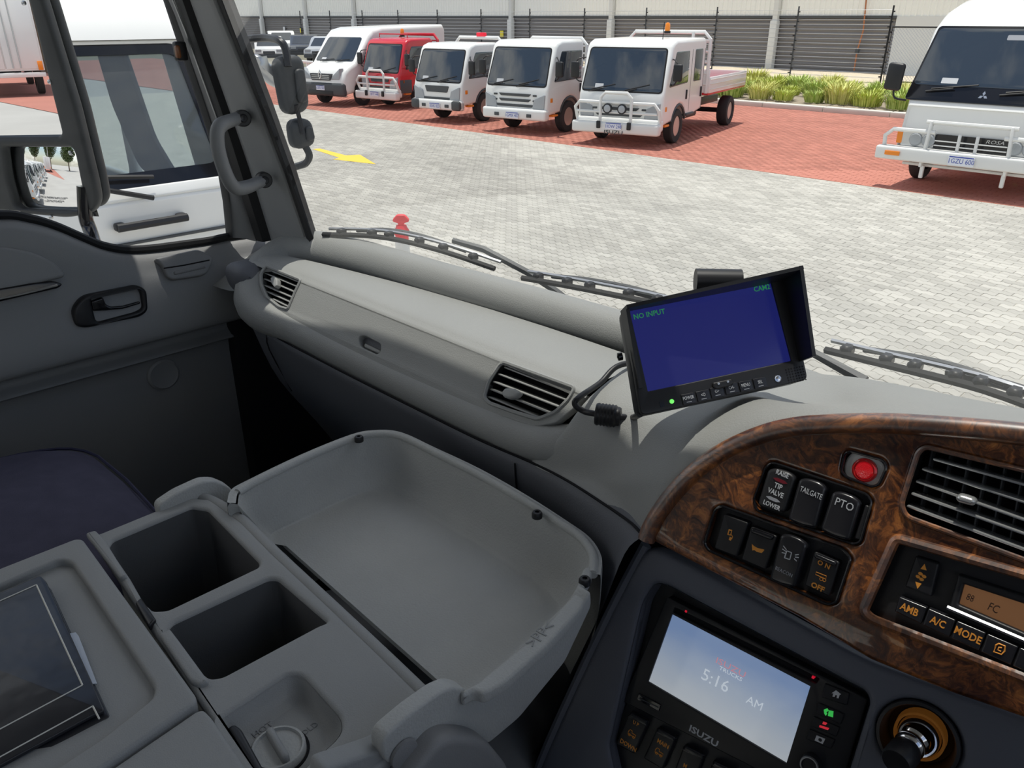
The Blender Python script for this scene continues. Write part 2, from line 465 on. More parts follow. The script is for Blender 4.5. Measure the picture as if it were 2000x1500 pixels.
def mass(name, centres, v0, f0, mt, jit, par, angs=None):
    """many small solid pieces as one mesh with a tone per piece"""
    v0 = np.array(v0); k = len(v0); N = len(centres); rng = np.random.default_rng(3)
    A = np.repeat(np.array(centres)[:, None, :], k, 1) + v0[None]
    A[:, :, 2] += rng.uniform(-jit, jit, (N, 1))
    tone = np.repeat(rng.uniform(.84, 1.1, N), k)
    sizes = [len(f) for f in f0]; flat = np.concatenate([np.array(f) for f in f0])
    loops = (flat[None] + (np.arange(N) * k)[:, None]).ravel()
    me = bpy.data.meshes.new(name); me.vertices.add(N * k); me.vertices.foreach_set('co', A.reshape(-1).astype('f'))
    me.loops.add(len(loops)); me.loops.foreach_set('vertex_index', loops.astype('i'))
    ls = np.tile(np.array(sizes), N); st = np.concatenate([[0], np.cumsum(ls)[:-1]])
    me.polygons.add(len(ls)); me.polygons.foreach_set('loop_start', st.astype('i')); me.polygons.foreach_set('loop_total', ls.astype('i'))
    me.update(calc_edges=True); me.validate()
    at = me.color_attributes.new('tone', 'FLOAT_COLOR', 'POINT')
    at.data.foreach_set('color', np.stack([tone, tone, tone, np.ones_like(tone)], 1).reshape(-1).astype('f'))
    me.materials.append(mt)
    o = bpy.data.objects.new(name, me); COL.objects.link(o); o.parent = par; o['kind'] = 'stuff'; o.location = -V(par.location)
    return o
mass('paving', [(x, y, 0) for z, x, y, _ in rest], vs, [f for f in fs], MT['paver'], .0015, ground)
# red bays
rb = M().add([(-60, 13.9, -.012), (30, 13.9, -.012), (30, 24.45, -.012), (-60, 24.45, -.012)], [(0, 1, 2, 3)])
bay = single('red_bay_paving', rb, MT['redfar'], 'red paved parking bays behind the grey roadway', 'ground', kind='structure', base=(-20, 19, -.012))
bl, bw = .23, .115
bo = [(-bl / 2 + .004, -bw / 2 + .004), (bl / 2 - .004, -bw / 2 + .004), (bl / 2 - .004, bw / 2 - .004), (-bl / 2 + .004, bw / 2 - .004)]
bv = [(a, b, -.012) for a, b in bo] + [(a, b, 0) for a, b in bo]
bf = [(4, 5, 6, 7), (0, 1, 5, 4), (1, 2, 6, 5), (2, 3, 7, 6), (3, 0, 4, 7)]
bc = []
for j in range(int(10.5 / bw)):
    y = 13.96 + j * bw
    for i in range(int(36 / bl)):
        x = -30 + (i + (.5 if j % 2 else 0)) * bl
        d = V((x, y, 0)) - EYE; z = d.dot(FW); u = 1000 + FOC * d.dot(RT) / z
        if 450 < u < 2080: bc.append((z, x, y))
bc.sort()
bme = mesh('brick', M().add(bv, bf), MT['brick'], 0)
at = bme.color_attributes.new('tone', 'FLOAT_COLOR', 'POINT'); at.data.foreach_set('color', [1.0] * 4 * len(bme.vertices))
vis = [c for c in bc if 1000 + FOC * (V((c[1], c[2], 0)) - EYE).dot(RT) / c[0] < 2000]
for z, x, y in vis[:300]:
    o = bpy.data.objects.new('brick', bme); COL.objects.link(o); o.parent = bay; o.location = V((x, y, random.uniform(-.001, .001))) - bay.location
sb = set(vis[:300])
mass('bay_paving', [(x, y, 0) for z, x, y in bc if (z, x, y) not in sb], bv, bf, MT['brick'], .001, bay)
# yellow arrow on the road
def arrow():
    px = [(612, 291), (640, 290), (676, 302), (702, 301), (733, 320), (651, 311), (664, 308)]
    P = [onZ(a, b, .004) for a, b in [(611, 291), (625, 290), (676, 303.5), (703, 302), (734, 320.5), (650, 311), (663, 308)]]
    vs = [tuple(p) for p in P] + [(p.x, p.y, .001) for p in P]; n = len(P)
    return M().add(vs, [tuple(range(n))] + [(k, (k + 1) % n, n + (k + 1) % n, n + k) for k in range(n)])
single('road_arrow', arrow(), MT['yellow'], 'yellow painted direction arrow on the grey paving', 'road marking', smooth=0)
# kerb and garden bed
kt = Thing('kerb', 'pale concrete kerb edging the planted bed', 'kerb', (-8, 24.5, 0))
for i in range(12):
    kt.part('kerb_stone', box((-18.2 + i * 2.0, 24.58, .06), (1.985, .28, .16), .03, 2), MT['concrete'])
bed = Thing('garden_bed', 'mulched planting bed between kerb and fence', 'garden bed', (-8, 28, 0))
def hump(x0, x1, y0, y1, z0, z1, nx, ny, j):
    rows = [[(x0 + (x1 - x0) * i / nx, y0 + (y1 - y0) * k / ny, z0 + (z1 - z0) * k / ny + random.uniform(-j, j)) for i in range(nx + 1)] for k in range(ny + 1)]
    return loft(rows)
bed.part('mulch', hump(-22, 8, 24.8, 31.5, .1, .22, 60, 12, .04), MT['mulch'])
bed.part('sand_strip', hump(-34, 30, 31.5, 38.6, .2, .3, 40, 8, .03), MT['sand'])
def tuft(seed, n=260, h=.55, sp=.62):
    rg = random.Random(seed); m = M()
    for i in range(n):
        a = rg.uniform(0, 2 * pi); r = sp * math.sqrt(rg.random()) * .55; l = h * rg.uniform(.5, 1.05); lean = rg.uniform(.1, .6)
        bx, by = r * cos(a), r * sin(a); w = rg.uniform(.010, .022)
        dx, dy = cos(a) * lean * l, sin(a) * lean * l; px, py = -sin(a) * w, cos(a) * w
        m.add([(bx - px, by - py, 0), (bx + px, by + py, 0), (bx + dx * .4 + px, by + dy * .4 + py, l * .6), (bx + dx * .4 - px, by + dy * .4 - py, l * .6), (bx + dx, by + dy, l * (.95 - .25 * lean))],
              [(0, 1, 2, 3), (3, 2, 4)])
    return m
tm = [mesh('grass_tuft', tuft(i, h=.5 + .08 * i), mat('tuft_green', c, .7, var=.4, vscale=7), 0) for i, c in enumerate([(.50, .56, .11), (.40, .50, .12), (.60, .60, .18)])]
k = 0
for i in range(60):
    x = -18.6 + (i // 4) * 0.92 + (i % 2) * .42 + random.uniform(-.12, .12)
    y = 25.7 + (i % 4) * 1.35 + random.uniform(-.2, .2)
    o = bpy.data.objects.new('grass_tuft', tm[i % 3]); COL.objects.link(o); o.location = (x, y, .12 + .02 * (y - 25)); o.rotation_euler = (0, 0, i * 1.7); s = .75 + .4 * ((i * 5) % 7) / 7; o.scale = (s * 1.2, s * 1.2, s)
    props(o, 'clump of yellow-green strappy grass in the mulched bed', 'grass', 'grass clumps in the planted bed')
# ------------------------------------------------------------------ warehouse
YB = 39.0
wh = Thing('warehouse', 'long cream and dark grey warehouse behind the fence', 'building', (-30, YB, 0))
def ribs(x0, x1, z0, z1, y, pitch, dep):
    rows = [[], []]
    nn = int((x1 - x0) / pitch)
    for i in range(nn + 1):
        x = x0 + i * pitch
        for dx, dy in ((0, 0), (.55 * pitch, 0), (.65 * pitch, -dep), (.9 * pitch, -dep)):
            rows[0].append((x + dx, y + dy, z0)); rows[1].append((x + dx, y + dy, z1))
    return loft(rows)
XE = onY(1742, 90, YB).x
cols = [onY(u, 33, YB).x for u in (440, 514, 600, 695, 1002, 1198, 1519, 1905)]
cols = [-150, -128] + cols
for a, b in zip(cols[:-1], cols[1:]):
    wh.part('upper_cladding', ribs(a, b - .1, 2.62, 12, YB, .26, .03), MT['clad'], smooth=0)
wh.part('sill_flashing', box(((XE - 160) / 2, YB - .02, 2.6), (XE + 160, .14, .1)), MT['grey_trim'])
nl = 16
for i in range(nl):
    z = .2 + i * 2.38 / nl
    wh.part('louvre_slat', M().add([(-160, YB + .07, z + .15), (XE, YB + .07, z + .15), (XE, YB + .02, z + .06), (-160, YB + .02, z + .06), (-160, YB + .07, z - .02), (XE, YB + .07, z - .02)], [(0, 1, 2, 3), (3, 2, 5, 4)]), MT['louvre'], smooth=0)
wh.part('plinth', box(((XE - 160) / 2, YB + .1, .1), (XE + 160, .3, .3)), MT['louvre'])
wh.part('concrete_panel', box((XE + 20, YB + .05, 1.3), (40, .2, 2.66)), MT['colm'])
for i in range(3): wh.part('panel_joint', box((XE + 3 + i * 3.2, YB - .055, 1.3), (.03, .02, 2.6)), MT['grey_trim'])
for x in cols[1:]:
    wh.part('column', box((x, YB - .16, 6), (.26, .26, 12), .03), MT['colm'])
    wh.part('column_foot', box((x, YB - .2, 1.2), (.36, .34, 2.5), .04), MT['colm'])
pt = Thing('conduit_pipe', 'orange-brown conduit running down the dark warehouse wall', 'pipe', (onY(1686, 60, YB - .2).x, YB - .2, .3))
cp = [onY(1693, -10, YB - .15), onY(1686, 60, YB - .15), onY(1674, 100, YB - .15), onY(1668, 138, YB - .15)]
pt.part('pipe', tube(cp, .035, 8), mat('conduit', (.45, .17, .07), .6))
pt.part('junction_box', box(cp[2], (.18, .1, .22), .02), MT['grey_trim'])
for u, v, c in ((555, 57, (.75, .75, .75)), (588, 60, (.85, .7, .05)), (980, 66, (.85, .7, .05))):
    p = onY(u, v, YB - .1); nm = {555: 'small white notice on the dark warehouse wall', 588: 'small yellow notice on the dark warehouse wall, far left', 980: 'yellow notice on the dark wall behind the white flat-bed rack'}[u]
    st = Thing('wall_sign', nm, 'sign', p)
    st.part('sign_plate', box(p, (.3, .03, .38), .01), mat('sign_face', c, .5)); st.part('sign_frame', box(p + V((0, .02, 0)), (.36, .02, .44), .01), MT['grey_trim'])
# ------------------------------------------------------------------ fence
YF = 34.0
fe = Thing('wire_fence', 'black post security fence with many strained wires', 'fence', (-20, YF, .25))
posts = [-13.4 - 3.85 * i for i in range(12)]
for i, x in enumerate(posts):
    P = tube([(x, YF, .1), (x, YF, 3.0)], .035, 6)
    fe.part('post', P, MT['grey_trim'] if i else MT['black'])
    ins = M()
    for j in range(14): ins.join(box((x + (.05 if j % 2 else -.05), YF - .03, .45 + j * .18), (.09, .06, .05), .01, 1))
    fe.part('insulators', ins, MT['black'])
for j in range(15): fe.part('wire', tube([(posts[-1], YF, .4 + j * .175), (posts[0], YF, .4 + j * .175)], .009, 4), MT['silver'])
cg = Thing('chain_link_gate', 'chain link gate panel beside the end fence post', 'gate', (posts[0] + 2.5, YF, .2))
cg.part('frame', tube([(posts[0] + .1, YF, .3), (posts[0] + .1, YF, 2.25), (posts[0] + 7, YF, 2.25), (posts[0] + 7, YF, .3)], .03, 6, closed=True), MT['black'])
cl = M()
for i in range(60):
    a = i * .12 - 1.95
    for sg in (1, -1):
        x0, x1 = posts[0] + .1 + a, posts[0] + .1 + a + 1.95
        z0, z1 = (.3, 2.25) if sg > 0 else (2.25, .3)
        lo, hi = posts[0] + .1, posts[0] + 7
        ta = max(0, (lo - x0) / (x1 - x0)); tb = min(1, (hi - x0) / (x1 - x0))
        if tb - ta < .05: continue
        cl.join(tube([(x0 + (x1 - x0) * ta, YF, z0 + (z1 - z0) * ta), (x0 + (x1 - x0) * tb, YF, z0 + (z1 - z0) * tb)], .006, 3, cap=False))
cg.part('mesh_wire', cl, MT['silver'], kind='stuff')
# ================================================================== VEHICLES (built in local axes: front faces -Y, x to the viewer's right)
SIDE = Fr((0, 0, 0), (0, 1, 0), (1, 0, 0))
FRONT = Fr((0, 0, 0), (1, 0, 0), (0, -1, 0))
def sidefr(x, s): return Fr((x * s, 0, 0), (0, s, 0), (s, 0, 0))
def sq(pts, s): return [(a * s, b) for a, b in pts]
def slope(A, B):  # glass plane through two (y,z) points
    return Fr((0, (A[0] + B[0]) / 2, (A[1] + B[1]) / 2), (1, 0, 0), (0, -(B[1] - A[1]), B[0] - A[0]))
def arch(yc, r, z0, n=8):
    """points of a wheel opening, rear to front"""
    a0 = math.asin(max(-1, min(1, (z0 - .38) / r)))
    return [(yc + r * cos(a0 + (pi - 2 * a0) * k / n), .38 + r * sin(a0 + (pi - 2 * a0) * k / n)) for k in range(n + 1)]
def wheel(t, x, y, r=.37, w=.2, s=1, hub='silver'):
    f = Fr((x, y, r), (0, s, 0), (s, 0, 0))
    ty = t.part('wheel', lathe([(r * .58, -w / 2), (r * .93, -w / 2), (r, -w * .36), (r, w * .36), (r * .93, w / 2), (r * .6, w / 2), (r * .57, w * .3)], f, 28, cap=False), MT['tyre'])
    m = lathe([(r * .58, w * .42), (r * .54, w * .2), (r * .36, w * .05), (r * .3, w * .3), (r * .12, w * .38), (.0001, w * .38)], f, 20)
    t.part('rim', m, MT[hub], ty)
    nuts = M()
    for k in range(8):
        a = k * pi / 4; nuts.join(lathe([(r * .07, w * .12), (r * .07, w * .22), (.0001, w * .23)], Fr(f.p(r * .45 * cos(a), r * .45 * sin(a), 0), (0, s, 0), (s, 0, 0)), 6))
    t.part('rim_holes', nuts, MT['grey_trim'], ty)
def numplate(t, fr, x, z, txt, h=.01):
    p = t.part('number_plate', plate(fr, rrect(x, z, .38, .14, .015), (), h, h + .012, .002), MT['plate'])
    m = text(txt, fr.off(h + .012), x, z - .005, .105, .002, sx=.85); t.part('plate_lettering', m, MT['blue_ink'], p, smooth=0)
    t.part('plate_band', plate(fr, rrect(x, z + .06, .36, .018, .004), (), h + .012, h + .014), MT['blue_ink'], p)
def wipers(t, fr, spots):
    for x, z, l, a in spots:
        d = (cos(a), sin(a))
        w = t.part('wiper', tube([fr.p(x, z, .03), fr.p(x + d[0] * l * .55, z + d[1] * l * .55, .05)], .012, 5), MT['black'])
        t.part('wiper_blade', tube([fr.p(x + d[0] * l * .1, z + d[1] * l * .1 + .035, .03), fr.p(x + d[0] * l, z + d[1] * l + .035, .03)], .01, 4), MT['black'], w)
def mirrors(t, W, y, z, hs=(.2, .34), sides=(-1, 1), out=.2):
    for s in sides:
        x = s * (W / 2 + out)
        b = t.part('door_mirror', box((x, y - .1, z), (hs[0], .08, hs[1]), .035, 3), MT['black'])
        t.part('mirror_arm', tube([(s * (W / 2 - .03), y + .12, z - hs[1] * .75), (s * (W / 2 + out * .6), y - .06, z - hs[1] * .7), (x, y - .1, z - hs[1] * .4)], .014, 6, sm=3), MT['black'], b)
        t.part('mirror_arm', tube([(s * (W / 2 - .03), y + .14, z + hs[1] * .75), (s * (W / 2 + out * .6), y - .06, z + hs[1] * .68), (x, y - .1, z + hs[1] * .4)], .014, 6, sm=3), MT['black'], b)
def cabover(t, W, H, paint, L=1.62, crew=False, grille='isuzu', bumper='wpaint', txt='1GOC 512', dark_corner=False, npo=.10):
    k = H / 2.11
    A, B = (.04, 1.08 * k), (.36, 1.96 * k)
    prof = [(L, .62)] + arch(1.05, .46, .5) + [(.14, .46), (.03, .5), (0, .62), (.02, 1.02 * k), A, B, (.44, 2.05 * k), (.62, 2.11 * k), (L - .1, 2.12 * k), (L, 2.04 * k)]
    body = t.part('cab_body', plate(SIDE, prof, (), -W / 2, W / 2, .075, 4), MT[paint], smooth=35)
    fr = slope(A, B); hh = math.hypot(B[0] - A[0], B[1] - A[1])
    gw = W - .10
    t.part('windscreen_seal', plate(fr, rpoly([(-gw / 2, -hh / 2 + .01), (gw / 2, -hh / 2 + .01), (gw / 2 - .05, hh / 2), (-gw / 2 + .05, hh / 2)], .09), (), -.01, .006, .004), MT['rubber'])
    t.part('windscreen', plate(fr, rpoly([(-gw / 2 + .03, -hh / 2 + .04), (gw / 2 - .03, -hh / 2 + .04), (gw / 2 - .08, hh / 2 - .03), (-gw / 2 + .08, hh / 2 - .03)], .07), (), 0, .010, .003), MT['wglass'])
    t.part('permit_card', plate(fr, rrect(-gw * .28, -hh * .36, .2, .09, .01), (), .010, .012), MT['white_ink'])
    wipers(t, fr, [(-gw * .40, -hh * .5, .62, .22), (gw * .02, -hh * .5, .62, .25)])
    for s in (1, -1):
        f = sidefr(W / 2, s); g = f.off(-.004)
        y1 = L - .12 if not crew else 1.42
        win = [(.30, 1.20 * k), (y1, 1.24 * k), (y1, 1.88 * k), (.60, 1.88 * k)]
        wn = t.part('side_window', plate(f, rpoly(sq(win, s)[::s], .05), (), -.02, .008, .003), MT['wglass'])
        if crew:
            t.part('rear_side_window', plate(f, rpoly(sq([(1.80, 1.24 * k), (2.30, 1.24 * k), (2.30, 1.9 * k), (1.80, 1.9 * k)], s)[::s], .05), (), -.02, .008, .003), MT['wglass'])
            t.part('rear_door_handle', box((s * (W / 2 + .012), 2.36, 1.02), (.03, .05, .22), .01), MT['black'])
            t.part('door_gap', M().join(box((s * (W / 2), 1.62, 1.3), (.006, .012, 1.3))).join(box((s * (W / 2), 2.46, 1.3), (.006, .012, 1.3))), MT['grey_trim'])
        t.part('door_handle', box((s * (W / 2 + .012), y1 - .03, 1.02), (.03, .05, .2), .01), MT['black'])
        t.part('side_step', box((s * (W / 2 - .08), .42, .44), (.12, .24, .05), .015), MT['orange'] if s > 0 else MT['grey_trim'])
        wheel(t, s * (W / 2 - .13), 1.05, s=s)
        t.part('arch_trim', tube([(s * (W / 2 - .03), a, b) for a, b in arch(1.05, .45, .5)], .03, 6), MT['grey_trim'])
        # headlamp wraps the corner
        hx = s * (W / 2 - .24)
        t.part('headlamp', plate(FRONT, rpoly([(hx - .17, .60), (hx + .17, .60), (hx + .19 * (1 if s > 0 else .6), .82 + .12 * (s > 0)), (hx - .19 * (1 if s < 0 else .6), .82 + .12 * (s < 0))], .04), (), -.03, .02, .01), MT['lens'])
        t.part('indicator_lamp', box((s * (W / 2 - .005), .20, .80), (.03, .10, .10), .012), MT['orange'])
    bm_ = box((0, .02, .47), (W + .02, .22, .26), .06, 3)
    bp = t.part('bumper', bm_, MT[bumper])
    if dark_corner:
        for s in (1, -1): t.part('bumper_corner', box((s * (W / 2 - .14), .0, .47), (.30, .25, .25), .06), MT['grey_trim'], bp)
    for s in (1, -1): t.part('fog_lamp', box((s * (W / 2 - .45), -.095, .45), (.14, .02, .08), .01), MT['grey_trim'], bp)
    gr = M()
    if grille == 'isuzu':
        for z, w in ((.90, .95), (.78, .95), (.66, 1.15)): gr.join(plate(FRONT, rpoly([(-w / 2, z + .03), (-w / 2 + .07, z - .03), (w / 2 - .07, z - .03), (w / 2, z + .03)], .015), (), -.05, .008))
        for s in (1, -1):
            for z in (.9, .78): gr.join(plate(FRONT, rrect(s * .58, z, .1, .04, .012), (), -.05, .008))
    else:
        gr.join(plate(FRONT, rpoly([(-.42, .94), (-.36, .78), (.36, .78), (.42, .94)], .03), (), -.05, .008)).join(plate(FRONT, rrect(0, .62, 1.0, .07, .02), (), -.06, .012))
    t.part('grille', gr, MT['grey_trim'])
    numplate(t, FRONT.off(npo), 0, .44, txt)
    mirrors(t, W, .30, 1.5 * k)
    return fr
def chassis(t, W, L, tray_h, rear, paint='wpaint', side=.32):
    for s in (1, -1): t.part('chassis_rail', box((s * .38, (1.3 + L) / 2, .62), (.10, L - 1.3, .18), .01), MT['black'])
    t.part('axle', tube([(-W / 2 + .2, rear, .37), (W / 2 - .2, rear, .37)], .06, 8), MT['black'])
    for s in (1, -1): wheel(t, s * (W / 2 - .12), rear, s=s, w=.26); 
    t.part('fuel_tank', box((W / 2 - .32, 2.2, .62), (.4, .8, .34), .05), MT['black'])
def flatbed(t, W, y0, y1, z=.92, side=.36, floor='rpaint', paint='wpaint', rack=True, ladder=False, rackz=2.15):
    tr = t.part('tray_floor', box((0, (y0 + y1) / 2, z), (W, y1 - y0, .09), .01), MT[floor])
    for s in (1, -1):
        m = box((s * W / 2, (y0 + y1) / 2, z + side / 2), (.04, y1 - y0, side), .012)
        for zz in (.08, .2, .3): m.join(box((s * (W / 2 + .02), (y0 + y1) / 2, z + zz * side / .36), (.02, y1 - y0 - .1, .025), .006, 1))
        t.part('side_board', m, MT[paint])
    t.part('tail_board', box((0, y1, z + side / 2), (W, .04, side), .012), MT[paint])
    t.part('head_board', box((0, y0, z + .26), (W, .05, .5), .012), MT[paint])
    if rack:
        x = W / 2 - .06
        r = t.part('head_rack', tube([(-x, y0, z), (-x, y0, rackz - .15), (-x + .15, y0, rackz), (x - .15, y0, rackz), (x, y0, rackz - .15), (x, y0, z)], .045, 8), MT[paint])
        for q in (.25, .5, .75): t.part('rack_bar', tube([(-x, y0, z + .5 + (rackz - z - .5) * q), (x, y0, z + .5 + (rackz - z - .5) * q)], .02, 6), MT[paint], r)
        if ladder:
            t.part('rack_upright', tube([(x - .42, y0 - .02, z), (x - .42, y0 - .02, rackz)], .04, 8), MT[paint], r)
            for i in range(5): t.part('rung', tube([(x - .42, y0 - .03, z + .2 + i * .24), (x, y0 - .03, z + .2 + i * .24)], .022, 6), MT[paint], r)
def bullbar(t, W, spots=False, low=.40, paint='bullbar'):
    y = -.16
    b = t.part('bull_bar', tube([(-W / 2 + .02, y + .12, .55), (-W / 2 + .02, y, .80), (-W / 2 + .12, y, .92), (W / 2 - .12, y, .92), (W / 2 - .02, y, .80), (W / 2 - .02, y + .12, .55)], .038, 8), MT[paint])
    t.part('hoop', tube([(-.36, y - .02, .5), (-.36, y - .02, 1.02), (-.26, y - .02, 1.12), (.26, y - .02, 1.12), (.36, y - .02, 1.02), (.36, y - .02, .5)], .036, 8), MT[paint], b)
    t.part('cross_tube', tube([(-W / 2 + .05, y, .72), (W / 2 - .05, y, .72)], .026, 8), MT[paint], b)
    t.part('bumper_beam', box((0, y + .02, low), (W + .06, .2, .24), .05, 3), MT[paint], b)
    for s in (1, -1): t.part('tow_hook', box((s * .36, y - .1, .46), (.09, .06, .16), .02), MT['black'], b)
    if spots:
        for s in (1, -1):
            f = Fr((s * .17, y - .06, .80), (1, 0, 0), (0, -1, 0))
            q = t.part('spot_lamp', lathe([(.05, -.06), (.10, -.02), (.105, .03), (.095, .035)], f, 20), MT['black'])
            t.part('lamp_lens', lathe([(.094, .03), (.06, .04), (.0001, .044)], f, 20), MT['lens'], q)
def beacon(t, x, y, z):
    f = Fr((x, y, z), (1, 0, 0), (0, 0, 1))
    b = t.part('beacon', lathe([(.06, -.05), (.06, .03), (.055, .12), (.03, .15), (.0001, .155)], f, 14), MT['orange'])
    t.part('beacon_base', lathe([(.075, -.08), (.075, -.03), (.055, -.02)], f, 14), MT['black'], b)
def place(t, px, wx, wy, rz):
    """stand the vehicle with its wheel (wx,wy) on the ground point under pixel px"""
    g = onZ(px[0], px[1], 0); c, s = cos(rz), sin(rz)
    t.o.location = (g.x - (c * wx - s * wy), g.y - (s * wx + c * wy), 0); t.o.rotation_euler = (0, 0, rz)
def veh(name, label, cat): return Thing(name, label, cat, (0, 0, 0), True)

# --- crew cab flat bed
t = veh('crew_cab_truck', 'white crew cab flat-bed truck with bull bar, spot lamps and ladder rack', 'truck')
fr5 = cabover(t, 2.0, 2.16, 'wpaint', 2.55, True, txt='1IOW 248', npo=.245)
bullbar(t, 2.0, True)
chassis(t, 2.0, 5.6, 1, 4.9); flatbed(t, 2.15, 2.72, 5.75, .95, .36, rack=True, ladder=True, rackz=2.28)
beacon(t, .1, 2.3, 2.33)
t.part('front_lettering', text('ISUZU', FRONT.off(-.055), 0, .99, .13, .012, sx=1.3, bold=.002), MT['silver'], smooth=0)
t.part('bumper_lettering', text('ISUZU', FRONT.off(.245), 0, .31, .11, .01, sx=1.5), MT['grey_trim'], smooth=0)
t.part('antenna', tube([(.62, .7, 2.12), (.62, .72, 2.5)], .008, 5), MT['black'])
t.part('cab_step', box((.92, 1.7, .58), (.24, .5, .06), .02), MT['grey_trim'])
place(t, (1311, 279), .87, 1.05, radians(14))
crew = t
# --- white single cab
t = veh('cab_truck', 'white single cab truck with slotted grille beside the crew cab truck', 'truck')
cabover(t, 1.86, 2.10, 'wpaint', 1.62, txt='1GMX 407'); chassis(t, 1.8, 5.0, 1, 4.0); flatbed(t, 1.9, 1.8, 5.0, .95, .36, floor='wpaint', rackz=2.12)
place(t, (1104, 257), .80, 1.05, radians(9)); single4 = t
# --- small white truck
t = veh('cab_truck', 'small white truck with dark bumper corners between the red and the white truck', 'truck')
cabover(t, 1.72, 1.97, 'wpaint', 1.6, grille='fuso', txt='1EVK 023', dark_corner=True); chassis(t, 1.7, 4.8, 1, 3.9); flatbed(t, 1.8, 1.8, 4.8, .92, .3, floor='wpaint', rackz=2.08)
t.part('tail_lamp', box((.1, 1.8, 2.16), (.3, .1, .1), .02), MT['red_ink'])
place(t, (944, 236), .73, 1.05, radians(8))
# --- red truck
t = veh('cab_truck', 'red single cab truck with white bull bar and amber beacon', 'truck')
cabover(t, 1.66, 2.0, 'rpaint', 1.6, grille='fuso', bumper='bullbar', txt='1BTT 448', npo=.245); bullbar(t, 1.74); chassis(t, 1.7, 4.8, 1, 3.9); flatbed(t, 1.8, 1.8, 4.8, .92, .3, floor='grey_trim', paint='rpaint', rackz=2.1)
t.part('roof_rail', tube([(-.6, .7, 2.02), (-.6, .7, 2.12), (.6, .7, 2.12), (.6, .7, 2.02)], .018, 6), MT['rpaint'])
t.part('lower_skirt', M().join(box((.825, .30, .66), (.03, .5, .38), .01)), MT['grey_trim'])
beacon(t, .1, 1.0, 2.12)
place(t, (822, 209), .70, 1.05, radians(8))
# --- van
t = veh('panel_van', 'white high-roof panel van with dark bumper at the far end of the row', 'van')
vp = [(5.4, .45), (4.6, .42)] + arch(4.2, .4, .42) + [(3.2, .38), (1.6, .38)] + arch(.95, .42, .4) + [(.2, .36), (.04, .45), (0, .75), (.10, 1.02), (.30, 1.16), (.62, 1.28), (1.32, 2.05), (1.55, 2.22), (2.0, 2.30), (5.3, 2.36), (5.42, 2.2)]
t.part('body', plate(SIDE, vp, (), -1.0, 1.0, .12, 4), MT['wpaint'], smooth=35)
fv = slope((.62, 1.28), (1.32, 2.05))
t.part('windscreen', plate(fv, rpoly([(-.86, -.47), (.86, -.47), (.76, .46), (-.76, .46)], .1), (), -.01, .008, .003), MT['wglass'])
t.part('permit_card', plate(fv, rrect(-.5, -.38, .2, .08, .01), (), .008, .010), MT['white_ink'])
wipers(t, fv, [(-.6, -.5, .6, .1), (.1, -.5, .6, .1)])
for s in (1, -1):
    t.part('side_window', plate(sidefr(1.0, s), rpoly(sq([(.95, 1.30), (1.95, 1.32), (1.95, 1.92), (1.45, 1.92)], s)[::s], .06), (), -.02, .008, .003), MT['wglass'])
    t.part('headlamp', plate(FRONT.off(-.10), rpoly([(s * .62 - .2, .80), (s * .62 + .2, .80), (s * .62 + .25 * (1 if s > 0 else .3), 1.16 if s > 0 else .95), (s * .62 - .25 * (1 if s < 0 else .3), 1.16 if s < 0 else .95)], .05), (), -.1, .09, .03), MT['lens'])
    wheel(t, s * .88, .95, .34, s=s); wheel(t, s * .88, 4.2, .34, s=s)
t.part('grille', plate(FRONT, rpoly([(-.48, .98), (-.42, .78), (.42, .78), (.48, .98)], .03), (), -.1, .02), MT['grey_trim'])
for z in (.83, .88, .93): t.part('grille_bar', box((0, -.025, z), (.8, .015, .014)), MT['silver'])
bp = t.part('bumper', box((0, .06, .52), (2.0, .22, .40), .08, 3), MT['grey_trim'])
t.part('air_intake', box((0, -.055, .42), (1.1, .02, .12), .02), MT['black'], bp)
d = [(0, 1.09), (.075, .95), (0, .81), (-.075, .95)]; d2 = [(0, 1.05), (.05, .95), (0, .85), (-.05, .95)]
t.part('badge', plate(FRONT.off(.02), d, [d2], 0, .03, .004), MT['chrome'])
numplate(t, FRONT.off(.05), 0, .56, '1GFD 582')
mirrors(t, 2.0, 1.05, 1.36, (.18, .3))
t.o.scale = (.94, 1, 1); place(t, (636, 200), -.83, .95, radians(13))
# --- bus
YBUS = 14.2; XB = onY(1914, 200, YBUS).x
t = Thing('minibus', 'white minibus with rounded roof, bull bar and dark windscreen band', 'bus', (XB, YBUS, 0), True)
W = 2.36
# body: stacked cross-sections along y, rounded roof
def bus_ring(y, zt, w, zb=.5, r=.38):
    pts = rpoly([(-w / 2, zb), (w / 2, zb), (w / 2 * .93, zt), (-w / 2 * .93, zt)], [.06, .06, r, r], 6)
    return [(a, y, b) for a, b in pts]
bm_ = loft([bus_ring(.06, 1.28, W - .16, .5, .02), bus_ring(0.02, 1.30, W - .1, .5, .02), bus_ring(.10, 1.42, W - .04, .5, .05), bus_ring(.62, 2.50, W, .5, .20), bus_ring(.86, 2.74, W, .5, .34), bus_ring(1.3, 2.88, W, .5, .4), bus_ring(2.2, 2.92, W, .5, .42), bus_ring(6.6, 2.92, W, .5, .42), bus_ring(6.75, 2.8, W - .2, .55, .4)], True, True)
t.part('body', bm_, MT['wpaint'], smooth=50)
fb = slope((.05, 1.38), (.62, 2.50)); hb = math.hypot(.57, 1.12)
t.part('windscreen_band', plate(fb, rpoly([(-W / 2 + .03, -hb / 2 + .0), (W / 2 - .03, -hb / 2 + .0), (W / 2 - .16, hb / 2 - .04), (-W / 2 + .16, hb / 2 - .04)], .06), (), -.02, .012, .004), MT['gloss'])
